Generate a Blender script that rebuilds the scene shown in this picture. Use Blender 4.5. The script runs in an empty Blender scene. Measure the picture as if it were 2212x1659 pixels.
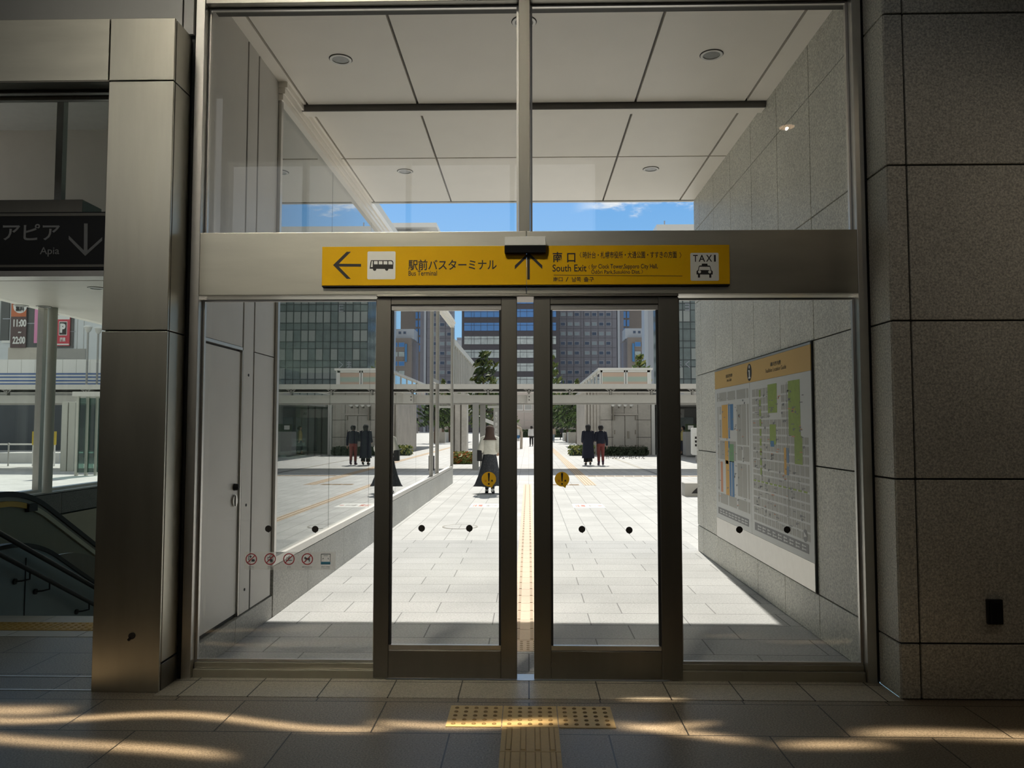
import bpy, bmesh, math, random
from mathutils import Vector, Matrix
random.seed(11)
S = bpy.context.scene
COL = S.collection
R = math.radians
EYE = 1.6
PITCH, YAW, FPX = R(3.19), R(1.24), 1660.0

# ------------------------------------------------------------------ camera
cd = bpy.data.cameras.new('camera'); cam = bpy.data.objects.new('camera', cd); COL.objects.link(cam)
cd.sensor_width = 36.0; cd.lens = FPX / 2212 * 36.0; cd.clip_end = 600
cam.location = (0, 0, EYE); cam.rotation_euler = (R(90) + PITCH, 0, YAW)
S.camera = cam
_F = Vector((-math.sin(YAW) * math.cos(PITCH), math.cos(YAW) * math.cos(PITCH), math.sin(PITCH)))
_R = Vector((math.cos(YAW), math.sin(YAW), 0)); _U = _R.cross(_F)
def ray(x, y): return _F * FPX + _R * (x - 1106) + _U * (829.5 - y)
def P(x, y, Y):                       # measured photo point at depth Y  -> world (X, Z)
    r = ray(x, y); t = Y / r.y; return r.x * t, EYE + r.z * t
def G(x, y, z=0.0):                   # measured photo point on level z -> world (X, Y)
    r = ray(x, y); t = (z - EYE) / r.z; return r.x * t, r.y * t

# ------------------------------------------------------------------ view, sky, sun
S.view_settings.view_transform = 'Standard'; S.view_settings.look = 'None'
S.view_settings.exposure = 0.14; S.view_settings.gamma = 1.0; S.view_settings.use_curve_mapping = False
W = bpy.data.worlds.new('sky'); S.world = W; W.use_nodes = True
nt = W.node_tree; nt.nodes.clear()
def wn(t, **k):
    n = nt.nodes.new(t)
    for a, b in k.items(): setattr(n, a, b)
    return n
wo = wn('ShaderNodeOutputWorld'); bg = wn('ShaderNodeBackground'); tc = wn('ShaderNodeTexCoord')
sp = wn('ShaderNodeSeparateXYZ'); nt.links.new(tc.outputs['Generated'], sp.inputs[0])
rp = wn('ShaderNodeValToRGB'); e = rp.color_ramp.elements
e[0].position = 0.0; e[0].color = (.36, .63, .86, 1); e[1].position = .8; e[1].color = (.36, .44, .56, 1)
q = e.new(.14); q.color = (.33, .62, .95, 1); q = e.new(.30); q.color = (.19, .46, .90, 1); q = e.new(.42); q.color = (.40, .50, .64, 1)
nt.links.new(sp.outputs[2], rp.inputs[0])
mpn = wn('ShaderNodeMapping'); mpn.inputs['Scale'].default_value = (1, 1, 2.6); mpn.inputs['Location'].default_value = (.35, 0, .13)
nt.links.new(tc.outputs['Generated'], mpn.inputs[0])
nz = wn('ShaderNodeTexNoise'); nz.inputs['Scale'].default_value = 14; nz.inputs['Detail'].default_value = 9; nz.inputs['Roughness'].default_value = .62
nt.links.new(mpn.outputs[0], nz.inputs['Vector'])
cz = wn('ShaderNodeMath', operation='MULTIPLY_ADD'); nt.links.new(nz.outputs[0], cz.inputs[0]); cz.inputs[1].default_value = .085; nt.links.new(sp.outputs[2], cz.inputs[2])
cr = wn('ShaderNodeMapRange', interpolation_type='SMOOTHSTEP'); cr.inputs[1].default_value = .313; cr.inputs[2].default_value = .326; nt.links.new(cz.outputs[0], cr.inputs[0])
hx = wn('ShaderNodeMapRange', interpolation_type='SMOOTHSTEP'); hx.inputs[1].default_value = .05; hx.inputs[2].default_value = .11; nt.links.new(sp.outputs[0], hx.inputs[0])
hz = wn('ShaderNodeMapRange', interpolation_type='SMOOTHSTEP'); hz.inputs[1].default_value = .40; hz.inputs[2].default_value = .34; nt.links.new(sp.outputs[2], hz.inputs[0])
hm = wn('ShaderNodeMath', operation='MULTIPLY'); nt.links.new(hx.outputs[0], hm.inputs[0]); nt.links.new(hz.outputs[0], hm.inputs[1])
mu = wn('ShaderNodeMath', operation='MULTIPLY'); nt.links.new(cr.outputs[0], mu.inputs[0]); nt.links.new(hm.outputs[0], mu.inputs[1])
mx = wn('ShaderNodeMix', data_type='RGBA'); nt.links.new(mu.outputs[0], mx.inputs[0]); nt.links.new(rp.outputs[0], mx.inputs[6]); mx.inputs[7].default_value = (.95, .97, 1, 1)
bk = wn('ShaderNodeMapRange'); bk.inputs[1].default_value = .25; bk.inputs[2].default_value = -.35; bk.inputs[4].default_value = .9; nt.links.new(sp.outputs[1], bk.inputs[0])
mb_ = wn('ShaderNodeMix', data_type='RGBA'); nt.links.new(bk.outputs[0], mb_.inputs[0]); nt.links.new(mx.outputs[2], mb_.inputs[6]); mb_.inputs[7].default_value = (.62, .60, .57, 1)
nt.links.new(mb_.outputs[2], bg.inputs[0]); bg.inputs[1].default_value = .9
nt.links.new(bg.outputs[0], wo.inputs[0])

def light(name, kind, loc, target, energy, color=(1, 1, 1), **k):
    l = bpy.data.lights.new(name, kind); l.energy = energy; l.color = color
    for a, b in k.items(): setattr(l, a, b)
    o = bpy.data.objects.new(name, l); COL.objects.link(o); o.location = loc
    o.rotation_euler = (Vector(target) - Vector(loc)).to_track_quat('-Z', 'Y').to_euler()
    return o
EL, AZ = R(50.8), R(2.5)
sd = Vector((math.sin(AZ) * math.cos(EL), math.cos(AZ) * math.cos(EL), math.sin(EL)))
light('sun', 'SUN', sd * 50, (0, 0, 0), 4.6, (1, .94, .85), angle=R(.55))
# daylight through the hall's high rear windows
light('rear_window_daylight', 'AREA', (-3.0, -8.85, 6.75), (-3.0, 2, 6.0), 15, (1, .95, .82), shape='RECTANGLE', size=9.2, size_y=3.0)
light('corner_window_daylight', 'AREA', (-9.4, -8.85, 7.4), (-9.0, 2, 6.6), 22, (1, .96, .80), shape='RECTANGLE', size=3.0, size_y=5.2)
light('added_header_light', 'AREA', (-3.2, -2.6, 10.6), (-1.15, 4.9, 2.75), 20, (1, .93, .78), shape='RECTANGLE', size=1.8, size_y=1.5, spread=R(25))  # added light narrowed onto the header and sign; the ceiling has no opening
# added overhead spot: drawn pattern imitates wavy reflected-sun streaks on the hall floor
sl_ = light('sun_streak_gobo_spot', 'SPOT', (-.6, 4.1, 9.0), (-.6, 4.1, 0), 7500, (1, .80, .56), spot_size=R(46), spot_blend=.3, shadow_soft_size=.0)
sl_.rotation_euler = (0, 0, 0)
ln = sl_.data; ln.use_nodes = True; nn = ln.node_tree.nodes; nl = ln.node_tree.links
def mth(op, a, b=None, c=None):
    n = nn.new('ShaderNodeMath'); n.operation = op
    for k_, v_ in enumerate((a, b, c)):
        if v_ is None: continue
        if isinstance(v_, (int, float)): n.inputs[k_].default_value = v_
        else: nl.new(v_, n.inputs[k_])
    return n.outputs[0]
ltc = nn.new('ShaderNodeTexCoord'); lsp = nn.new('ShaderNodeSeparateXYZ'); nl.new(ltc.outputs['Normal'], lsp.inputs[0])
lz = mth('ABSOLUTE', lsp.outputs[2]); lx = mth('MULTIPLY_ADD', mth('DIVIDE', lsp.outputs[0], lz), 9.0, -.6); ly = mth('MULTIPLY_ADD', mth('DIVIDE', lsp.outputs[1], lz), 9.0, 4.1)
def streak(y0, slope, amp, freq, ph, x0, x1, w):
    c_ = mth('ADD', mth('MULTIPLY_ADD', lx, slope, y0), mth('MULTIPLY', mth('SINE', mth('MULTIPLY_ADD', lx, freq, ph)), amp))
    d_ = mth('DIVIDE', mth('SUBTRACT', ly, c_), w); g_ = mth('POWER', 2.718, mth('MULTIPLY', mth('MULTIPLY', d_, d_), -1.0))
    def edge(a, b_):
        m_ = nn.new('ShaderNodeMapRange'); m_.interpolation_type = 'SMOOTHSTEP'; m_.inputs[1].default_value = a; m_.inputs[2].default_value = b_; nl.new(lx, m_.inputs[0]); return m_.outputs[0]
    return mth('MULTIPLY', g_, mth('MULTIPLY', edge(x0, x0 + .35), edge(x1, x1 - .35)))
tot = None
for a_ in ((4.17, -.045, .075, 3.4, 1.9, -3.6, -.62, .045), (4.24, .02, .03, 5, .4, -.95, .28, .045), (3.50, -.19, .03, 3, .3, -3.4, -1.35, .05), (4.32, -.22, .03, 4, 0, .36, 1.25, .05), (4.12, .16, .02, 5, 1, .40, 1.10, .045), (4.02, -.02, .02, 4, 1, 1.15, 1.9, .05), (4.58, .06, .01, 4, 0, .45, 1.0, .03), (4.05, .03, .05, 3, 2, 1.6, 2.9, .06), (4.42, .01, .02, 3, 1, -3.7, -2.5, .07)):
    v_ = streak(*a_); tot = v_ if tot is None else mth('ADD', tot, v_)
lem = nn['Emission']; nl.new(tot, lem.inputs['Strength'])

# ------------------------------------------------------------------ materials
MATS = {}
def newmat(name):
    m = bpy.data.materials.new(name); m.use_nodes = True; MATS[name] = m
    n = m.node_tree.nodes; return m, n, m.node_tree.links, n['Principled BSDF']
def c4(c): return (c[0], c[1], c[2], 1)
def mat(name, col, rough=.6, metal=0., noise=None, bump=0., stretch=(1, 1, 1), emit=None, spec=None, rvar=0.):
    m, n, l, b = newmat(name)
    b.inputs['Base Color'].default_value = c4(col); b.inputs['Roughness'].default_value = rough; b.inputs['Metallic'].default_value = metal
    if spec is not None: b.inputs['Specular IOR Level'].default_value = spec
    if noise or bump or rvar:
        sc, amt = noise or (30, .1)
        t = n.new('ShaderNodeTexCoord'); mp = n.new('ShaderNodeMapping'); mp.inputs['Scale'].default_value = stretch
        l.new(t.outputs['Object'], mp.inputs[0])
        z = n.new('ShaderNodeTexNoise'); z.inputs['Scale'].default_value = sc; z.inputs['Detail'].default_value = 6; z.inputs['Roughness'].default_value = .65
        l.new(mp.outputs[0], z.inputs['Vector'])
        mr = n.new('ShaderNodeMapRange'); mr.inputs[1].default_value = .25; mr.inputs[2].default_value = .75
        mr.inputs[3].default_value = 1 - amt; mr.inputs[4].default_value = 1 + amt; l.new(z.outputs[0], mr.inputs[0])
        mxn = n.new('ShaderNodeMix'); mxn.data_type = 'RGBA'; mxn.blend_type = 'MULTIPLY'; mxn.inputs[0].default_value = 1
        mxn.inputs[6].default_value = c4(col); l.new(mr.outputs[0], mxn.inputs[7]); l.new(mxn.outputs[2], b.inputs['Base Color'])
        if rvar:
            r2 = n.new('ShaderNodeMapRange'); r2.inputs[3].default_value = rough - rvar; r2.inputs[4].default_value = rough + rvar
            l.new(z.outputs[0], r2.inputs[0]); l.new(r2.outputs[0], b.inputs['Roughness'])
        if bump:
            bm = n.new('ShaderNodeBump'); bm.inputs['Strength'].default_value = bump; bm.inputs['Distance'].default_value = .01
            l.new(z.outputs[0], bm.inputs['Height']); l.new(bm.outputs[0], b.inputs['Normal'])
    if emit:
        b.inputs['Emission Color'].default_value = c4(emit[0]); b.inputs['Emission Strength'].default_value = emit[1]
    return m
def granite(name, col, scale=95, contrast=.33, rough=.55, brick=None, bump=0.):
    """speckled stone; brick=(width,row,mortar,mortar colour,tone spread,swap,offset) adds paving joints"""
    m, n, l, b = newmat(name); b.inputs['Roughness'].default_value = rough
    t = n.new('ShaderNodeTexCoord')
    z = n.new('ShaderNodeTexNoise'); z.inputs['Scale'].default_value = scale; z.inputs['Detail'].default_value = 3; z.inputs['Roughness'].default_value = .8
    l.new(t.outputs['Object'], z.inputs['Vector'])
    mr = n.new('ShaderNodeMapRange'); mr.inputs[1].default_value = .34; mr.inputs[2].default_value = .66
    mr.inputs[3].default_value = 1 - contrast; mr.inputs[4].default_value = 1 + contrast; l.new(z.outputs[0], mr.inputs[0])
    z2 = n.new('ShaderNodeTexNoise'); z2.inputs['Scale'].default_value = 1.1; z2.inputs['Detail'].default_value = 5
    l.new(t.outputs['Object'], z2.inputs['Vector'])
    m2 = n.new('ShaderNodeMapRange'); m2.inputs[1].default_value = .3; m2.inputs[2].default_value = .7; m2.inputs[3].default_value = .9; m2.inputs[4].default_value = 1.1
    l.new(z2.outputs[0], m2.inputs[0])
    k = n.new('ShaderNodeMath'); k.operation = 'MULTIPLY'; l.new(mr.outputs[0], k.inputs[0]); l.new(m2.outputs[0], k.inputs[1])
    mxn = n.new('ShaderNodeMix'); mxn.data_type = 'RGBA'; mxn.blend_type = 'MULTIPLY'; mxn.inputs[0].default_value = 1
    mxn.inputs[6].default_value = c4(col); l.new(k.outputs[0], mxn.inputs[7]); out = mxn.outputs[2]
    if brick:
        w, rh, mo, mc, tone, swap, off = brick
        mp = n.new('ShaderNodeMapping'); l.new(t.outputs['Object'], mp.inputs[0])
        if swap: mp.inputs['Rotation'].default_value = (0, 0, R(90))
        br = n.new('ShaderNodeTexBrick'); l.new(mp.outputs[0], br.inputs['Vector'])
        br.offset = off; br.inputs['Scale'].default_value = 1; br.inputs['Brick Width'].default_value = w; br.inputs['Row Height'].default_value = rh
        br.inputs['Mortar Size'].default_value = mo; br.inputs['Mortar Smooth'].default_value = .0; br.inputs['Bias'].default_value = 0
        br.inputs['Color1'].default_value = (1 - tone, 1 - tone, 1 - tone, 1); br.inputs['Color2'].default_value = (1 + tone, 1 + tone, 1 + tone, 1)
        br.inputs['Mortar'].default_value = (1, 1, 1, 1)
        m4 = n.new('ShaderNodeMix'); m4.data_type = 'RGBA'; m4.blend_type = 'MULTIPLY'; m4.inputs[0].default_value = 1
        l.new(out, m4.inputs[6]); l.new(br.outputs['Color'], m4.inputs[7])
        m3 = n.new('ShaderNodeMix'); m3.data_type = 'RGBA'; l.new(br.outputs['Fac'], m3.inputs[0]); l.new(m4.outputs[2], m3.inputs[6]); m3.inputs[7].default_value = c4(mc)
        out = m3.outputs[2]
    l.new(out, b.inputs['Base Color'])
    if bump:
        bm = n.new('ShaderNodeBump'); bm.inputs['Strength'].default_value = bump; bm.inputs['Distance'].default_value = .004
        l.new(z.outputs[0], bm.inputs['Height']); l.new(bm.outputs[0], b.inputs['Normal'])
    return m
def glass(name, tint, gain=1.0, rough=0.):
    m, n, l, b = newmat(name); n.remove(b); o = n['Material Output']
    lw = n.new('ShaderNodeLayerWeight'); lw.inputs['Blend'].default_value = .5
    pw = n.new('ShaderNodeMath'); pw.operation = 'POWER'; l.new(lw.outputs['Facing'], pw.inputs[0]); pw.inputs[1].default_value = 5
    ma = n.new('ShaderNodeMath'); ma.operation = 'MULTIPLY_ADD'; l.new(pw.outputs[0], ma.inputs[0]); ma.inputs[1].default_value = .96 * gain; ma.inputs[2].default_value = .042 * gain
    ma.use_clamp = True
    tr = n.new('ShaderNodeBsdfTransparent'); tr.inputs[0].default_value = c4(tint)
    gl = n.new('ShaderNodeBsdfGlossy'); gl.inputs['Roughness'].default_value = rough; gl.inputs[0].default_value = (1, 1, 1, 1)
    ms = n.new('ShaderNodeMixShader'); l.new(ma.outputs[0], ms.inputs[0]); l.new(tr.outputs[0], ms.inputs[1]); l.new(gl.outputs[0], ms.inputs[2])
    l.new(ms.outputs[0], o.inputs[0]); return m

M = {}
M['floor'] = granite('hall_floor_granite', (.25, .21, .155), 105, .6, .42, brick=(.83, .456, .004, (.025, .022, .018), .10, False, .5), bump=.12)
M['apron'] = granite('threshold_granite', (.42, .385, .31), 130, .38, .45, brick=(.418, .70, .004, (.025, .022, .018), .05, False, .0))
M['paving'] = granite('plaza_granite', (.45, .45, .445), 60, .22, .75, brick=(.80, .395, .0045, (.17, .17, .165), .045, False, .37))
M['paving2'] = granite('plaza_granite_fine', (.53, .525, .51), 40, .12, .75, brick=(.60, .30, .006, (.28, .28, .27), .05, True, .5))
M['granite'] = granite('wall_granite', (.70, .68, .61), 75, .42, .5, bump=.1)
M['plinth'] = granite('plinth_granite', (.46, .445, .40), 80, .4, .5)
M['joint'] = mat('joint_black', (.03, .028, .025), .9)
M['steel'] = mat('brushed_steel', (.53, .51, .435), .36, 1, (9, .07), .02, (1, 1, .12), rvar=.06)
M['steel_h'] = mat('brushed_steel_header', (.53, .51, .435), .38, 1, (9, .08), .02, (.15, 1, 1), rvar=.06)
M['steel_dark'] = mat('bronze_steel', (.24, .225, .195), .42, 1, (12, .06), 0, (1, 1, .1))
M['steel_mid'] = mat('mullion_steel', (.30, .285, .25), .42, 1, (9, .07), .02, (1, 1, .12))
M['steel_light'] = mat('satin_aluminium', (.62, .60, .56), .38, 1, (14, .05))
M['gasket'] = mat('black_gasket', (.012, .012, .012), .7)
M['panel_grey'] = mat('grey_painted_panel', (.62, .595, .55), .5, .15, (3, .05))
M['door_grey'] = mat('grey_door_paint', (.66, .635, .59), .45, .12, (3, .04))
M['canopy'] = mat('white_canopy_panel', (.92, .86, .77), .42, 0, (4, .03))
M['groove_and_bar_shade'] = mat('groove_and_bar_shade', (.18, .17, .16), .8)
M['roofing'] = mat('roof_grey', (.45, .45, .44), .8, 0, (8, .1))
M['white'] = mat('white_paint', (.78, .78, .75), .5, 0, (20, .03))
M['offwhite'] = mat('offwhite_paint', (.62, .61, .57), .6, 0, (10, .05))
M['black'] = mat('black_plastic', (.012, .012, .013), .45, 0, (60, .1))
M['ink'] = mat('black_ink', (.013, .011, .010), .6, 0, (60, .05))
M['yellow'] = mat('sign_yellow', (.70, .40, .003), .55, 0, (3, .06), spec=.15)
M['signwhite'] = mat('sign_white', (.74, .74, .70), .5, 0, (20, .02))
M['tact'] = mat('tactile_yellow', (.60, .44, .20), .55, 0, (40, .08))
M['tact_shade'] = mat('tactile_shade_edge', (.27, .185, .075), .6, 0, (40, .1))  # darker ochre paints the shaded sides of studs and ribs
M['tact_out'] = mat('tactile_cream', (.66, .52, .38), .7, 0, (25, .07))
M['hallwall'] = mat('hall_wall_panel', (.06, .055, .045), .6, 0, (2, .08))
M['hallgrey'] = mat('hall_grey_panel', (.42, .42, .40), .55, 0, (4, .05))
M['olive'] = mat('olive_wall', (.42, .40, .32), .7, 0, (3, .05))
M['glass'] = glass('clear_glass', (.985, .995, .99))
M['glass_tint'] = glass('tinted_glass', (.42, .50, .47), 1.9)
M['glass_thin'] = glass('clear_glass_side', (.93, .97, .95), .8)
M['film'] = mat('clear_film', (.7, .7, .68), .4); M['film'].node_tree.nodes['Principled BSDF'].inputs['Alpha'].default_value = .28

# ------------------------------------------------------------------ mesh helpers
def wloc(o):
    v = Vector((0, 0, 0))
    while o: v += o.location; o = o.parent
    return v
class MB:
    def __init__(s): s.v = []; s.f = []; s.m = []; s.s = []; s.mi = 0
    def add(s, vs, fs, smooth=False):
        k = len(s.v); s.v += [tuple(p) for p in vs]
        for f in fs: s.f.append([k + i for i in f]); s.m.append(s.mi); s.s.append(smooth)
        return s
    def box(s, x0, x1, y0, y1, z0, z1):
        if x0 > x1: x0, x1 = x1, x0
        if y0 > y1: y0, y1 = y1, y0
        if z0 > z1: z0, z1 = z1, z0
        return s.add([(x0, y0, z0), (x1, y0, z0), (x1, y1, z0), (x0, y1, z0), (x0, y0, z1), (x1, y0, z1), (x1, y1, z1), (x0, y1, z1)],
                     [(0, 3, 2, 1), (4, 5, 6, 7), (0, 1, 5, 4), (1, 2, 6, 5), (2, 3, 7, 6), (3, 0, 4, 7)])
    def hexa(s, p):   # 8 points: bottom loop then top loop
        return s.add(p, [(0, 3, 2, 1), (4, 5, 6, 7), (0, 1, 5, 4), (1, 2, 6, 5), (2, 3, 7, 6), (3, 0, 4, 7)])
    def quad(s, a, b, c, d): return s.add([a, b, c, d], [(0, 1, 2, 3)])
    def loft(s, rings, caps=True, smooth=True):
        n = len(rings[0]); vs = [p for r in rings for p in r]; fs = []
        for i in range(len(rings) - 1):
            for j in range(n):
                k = (j + 1) % n; fs.append((i * n + j, i * n + k, (i + 1) * n + k, (i + 1) * n + j))
        s.add(vs, fs, smooth)
        if caps:
            s.add(rings[0], [tuple(range(n))[::-1]]); s.add(rings[-1], [tuple(range(n))])
        return s
    def tube(s, pts, r, n=10, smooth=True, caps=True):
        pts = [Vector(p) for p in pts]; rs = r if isinstance(r, (list, tuple)) else [r] * len(pts)
        rings = []; up = None
        for i, p in enumerate(pts):
            d = (pts[min(i + 1, len(pts) - 1)] - pts[max(i - 1, 0)]).normalized()
            if up is None: up = Vector((0, 0, 1)) if abs(d.z) < .9 else Vector((0, 1, 0))
            a = d.cross(up).normalized(); b = a.cross(d).normalized(); up = b
            rings.append([p + (a * math.cos(t) + b * math.sin(t)) * rs[i] for t in [2 * math.pi * j / n for j in range(n)]])
        return s.loft(rings, caps, smooth)
    def cyl(s, a, b, r, r2=None, n=24): return s.tube([a, b], [r, r if r2 is None else r2], n)
    def bar(s, a, b, w, h):    # rectangular bar, w across, h up
        a = Vector(a); b = Vector(b); d = (b - a).normalized(); u = Vector((0, 0, 1)) if abs(d.z) < .95 else Vector((0, 1, 0))
        x = d.cross(u).normalized() * w / 2; y = x.cross(d).normalized() * h / 2
        return s.hexa([a - x - y, a + x - y, b + x - y, b - x - y, a - x + y, a + x + y, b + x + y, b - x + y])
    def ball(s, c, rx, ry, rz, nu=16, nv=10):
        c = Vector(c); rings = []
        for i in range(nv + 1):
            t = math.pi * (i + (1e-3 if i == 0 else -1e-3 if i == nv else 0)) / nv
            rings.append([c + Vector((rx * math.sin(t) * math.cos(2 * math.pi * j / nu), ry * math.sin(t) * math.sin(2 * math.pi * j / nu), -rz * math.cos(t))) for j in range(nu)])
        return s.loft(rings)
    def prism(s, poly, fn, d0, d1):      # polygon (u,v) between depths
        n = len(poly); a = [fn(u, v, d0) for u, v in poly]; b = [fn(u, v, d1) for u, v in poly]
        return s.add(a + b, [tuple(range(n))[::-1], tuple(range(n, 2 * n))] + [(i, (i + 1) % n, n + (i + 1) % n, n + i) for i in range(n)])
    def ring(s, c, fn, r0, r1, d0, d1, n=48):
        for i in range(n):
            a, b = 2 * math.pi * i / n, 2 * math.pi * (i + 1) / n
            s.prism([(c[0] + r * math.cos(t), c[1] + r * math.sin(t)) for r, t in ((r0, a), (r1, a), (r1, b), (r0, b))], fn, d0, d1)
        return s
    def build(s, name, mats, parent=None, origin=None, bevel=0, seg=2):
        if not isinstance(mats, (list, tuple)): mats = [mats]
        me = bpy.data.meshes.new(name); off = wloc(parent) if parent else Vector((0, 0, 0))
        loc = Vector(origin) - off if origin is not None else Vector((0, 0, 0)); off = off + loc
        me.from_pydata([tuple(Vector(p) - off) for p in s.v], [], s.f)
        for m in mats: me.materials.append(m)
        me.polygons.foreach_set('material_index', s.m); me.polygons.foreach_set('use_smooth', s.s); me.update()
        o = bpy.data.objects.new(name, me); COL.objects.link(o); o.location = loc
        if parent: o.parent = parent
        bm = bmesh.new(); bm.from_mesh(me); bmesh.ops.recalc_face_normals(bm, faces=bm.faces); bm.to_mesh(me); bm.free()
        if bevel:
            b = o.modifiers.new('bevel', 'BEVEL'); b.width = bevel; b.segments = seg; b.limit_method = 'ANGLE'; b.angle_limit = R(50)
        return o
def tag(o, label=None, cat=None, group=None, kind=None):
    if label: o['label'] = label
    if cat: o['category'] = cat
    if group: o['group'] = group
    if kind: o['kind'] = kind
    return o
def thing(name, label, cat, loc, group=None):
    o = bpy.data.objects.new(name, None); COL.objects.link(o); o.location = loc; o.empty_display_size = .1
    return tag(o, label, cat, group)
def struct(name, mb, mats, label=None, bevel=0):
    o = mb.build(name, mats, bevel=bevel); o['kind'] = 'structure'
    if label: o['label'] = label
    return o
def copy_tree(o, parent=None):
    c = o.copy(); COL.objects.link(c); c.parent = parent
    for ch in list(o.children): copy_tree(ch, c)
    return c
# planes: (u, v, d) -> world, d pops out of the surface
def front(Y): return lambda u, v, d: (u, Y - d, v)
def side(X): return lambda u, v, d: (X - d, -u, v)           # faces -X, seen with Y running leftwards
def ground(z): return lambda u, v, d: (u, v, z + d)
_TX = {}
def glyphs(body, bold=0.):
    key = (body, bold)
    if key not in _TX:
        cu = bpy.data.curves.new('t', 'FONT'); cu.body = body; cu.extrude = .5; cu.offset = bold; cu.resolution_u = 3
        o = bpy.data.objects.new('t', cu); COL.objects.link(o)
        dg = bpy.context.evaluated_depsgraph_get(); dg.update()
        me = bpy.data.meshes.new_from_object(o.evaluated_get(dg))
        v = [tuple(p.co) for p in me.vertices]; f = [tuple(p.vertices) for p in me.polygons]
        bpy.data.objects.remove(o); bpy.data.curves.remove(cu); bpy.data.meshes.remove(me)
        xs = [p[0] for p in v]; ys = [p[1] for p in v]
        _TX[key] = (v, f, min(xs), max(xs), min(ys), max(ys))
    return _TX[key]
def write(mb, body, fn, u0, v0, u1, v1, d0, d1, bold=0., mirror=False):
    """lettering stretched into the box u0..u1, v0..v1 on a plane"""
    v, f, a, b, c, d = glyphs(body, bold); out = []
    for x, y, z in v:
        t = (x - a) / (b - a)
        if mirror: t = 1 - t
        out.append(fn(u0 + t * (u1 - u0), v0 + (y - c) / (d - c) * (v1 - v0), d0 if z < 0 else d1))
    mb.add(out, f); return mb
def rrect(u0, v0, u1, v1, r, n=6):
    p = []
    for cx, cy, a0 in ((u1 - r, v0 + r, -90), (u1 - r, v1 - r, 0), (u0 + r, v1 - r, 90), (u0 + r, v0 + r, 180)):
        p += [(cx + r * math.cos(R(a0 + 90 * i / n)), cy + r * math.sin(R(a0 + 90 * i / n))) for i in range(n + 1)]
    return p
def circ(c, r, n=40): return [(c[0] + r * math.cos(2 * math.pi * i / n), c[1] + r * math.sin(2 * math.pi * i / n)) for i in range(n)]
def slabs(mb, us, zs, fn, thick, gap):
    for a, b in zip(us, us[1:]):
        for c, d in zip(zs, zs[1:]):
            g = gap / 2; p = [fn(u, v, dd) for dd in (0, -thick) for u, v in ((a + g, c + g), (b - g, c + g), (b - g, d - g), (a + g, d - g))]
            mb.hexa(p)
    return mb

# ================================================================== SETTING: HALL SHELL
D = 4.97                       # door plane
XL, XR = -2.15, 2.194          # passage walls
GX = -6.2                      # glazed side of the escalator hall
GY0, GY1 = 6.5, 21.9           # glazed part of the passage's left wall
CZ = 4.6                       # canopy soffit
b = MB().box(-11, 11, -9, 4.62, -.3, 0).box(2.19, 11, 4.62, 4.70, -.3, 0).box(-6.25, -2.2, 4.62, 6.52, -.3, 0).box(-11, -6.25, 4.62, 4.95, -.3, 0)
struct('floor', b, M['floor'], 'brown granite slab floor of the station hall')
b = MB().box(-2.235, 2.19, 4.622, 4.99, -.3, .003)
struct('trim_1', b, M['apron'], 'pale granite threshold strip in front of the sliding doors')
b = MB().box(-11, 11, -9, 5.2, 12, 12.3)
struct('ceiling', b, M['hallwall'], 'high ceiling of the station hall')
# rear wall with window openings
b = MB().box(-11, 11, -9.3, -9, 0, 4.7).box(-11, 11, -9.3, -9, 10.1, 12).box(-7.8, 11, -9.3, -9, 4.7, 5.2).box(-7.8, 11, -9.3, -9, 8.3, 10.1).box(-7.8, -7.6, -9.3, -9, 5.2, 8.3).box(1.7, 11, -9.3, -9, 5.2, 8.3)
b.mi = 1
for x in (-5.6, -3.0, -.4): b.box(x - .06, x + .06, -9.0, -8.8, 5.2, 8.3)
for x in (-9.4,): b.box(x - .06, x + .06, -9.0, -8.8, 4.7, 10.1)
b.mi = 0; b.box(-11, 7.0, -3.4, -3.2, 0, 4.7).box(-11, 7.0, -9, -3.2, 4.5, 4.7).box(6.8, 7.0, -9, -3.4, 0, 4.5)  # unseen screen and slab added to keep light off the lower right wall
struct('wall_back', b, [M['hallwall'], M['steel_dark']], 'rear wall of the hall with added light screen and high windows')
b = MB().box(-11.3, -11, -9, 5, 0, 12); struct('wall_left', b, M['hallwall'], 'left wall of the hall')
b = MB().box(11, 11.3, -9, 5, 0, 12); struct('wall_right', b, M['hallwall'], 'right wall of the hall')
# front wall, right of the doors: granite slabs with a narrow corner strip
zj = [0, .325, 1.289, 2.24, 3.195, 4.145, 5.1, 6.05, 7, 8]
b = MB(); slabs(b, [2.186, 2.306, 3.65, 5.0, 6.35, 7.7, 9.05, 10.4, 11], zj, front(4.656), .03, .011)
slabs(b, [-4.938, -4.66], zj, side(2.186), .03, .011)
b.mi = 1; b.box(2.20, 11, 4.672, 5.2, 0, 12)
o = struct('wall_front', b, [M['granite'], M['joint']], 'dark speckled granite wall right of the doors', bevel=.004)
# above the portal and over the transom
b = MB(); slabs(b, [-11, -7.6, -5.6, -3.60, -2.28], [4.195, 6.2, 8.2, 10.2], front(4.90), .03, .022)
b.box(-2.28, -2.215, 4.90, 4.94, 4.195, 10.2)
b.mi = 1; b.box(-11, -2.215, 4.925, 5.2, 4.195, 12)
struct('wall_front_left', b, [M['hallgrey'], M['joint']], 'grey panel wall above the steel portal')
b = MB().box(-2.215, 2.2, 4.93, 5.2, 4.475, 12)
struct('wall_front_upper', b, M['hallwall'], 'wall above the glazed transom')
b = MB().box(-11, -6.7, 4.99, 5.2, 0, 4.19); struct('wall_front_far', b, M['hallwall'], 'wall left of the escalator hall')

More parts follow.
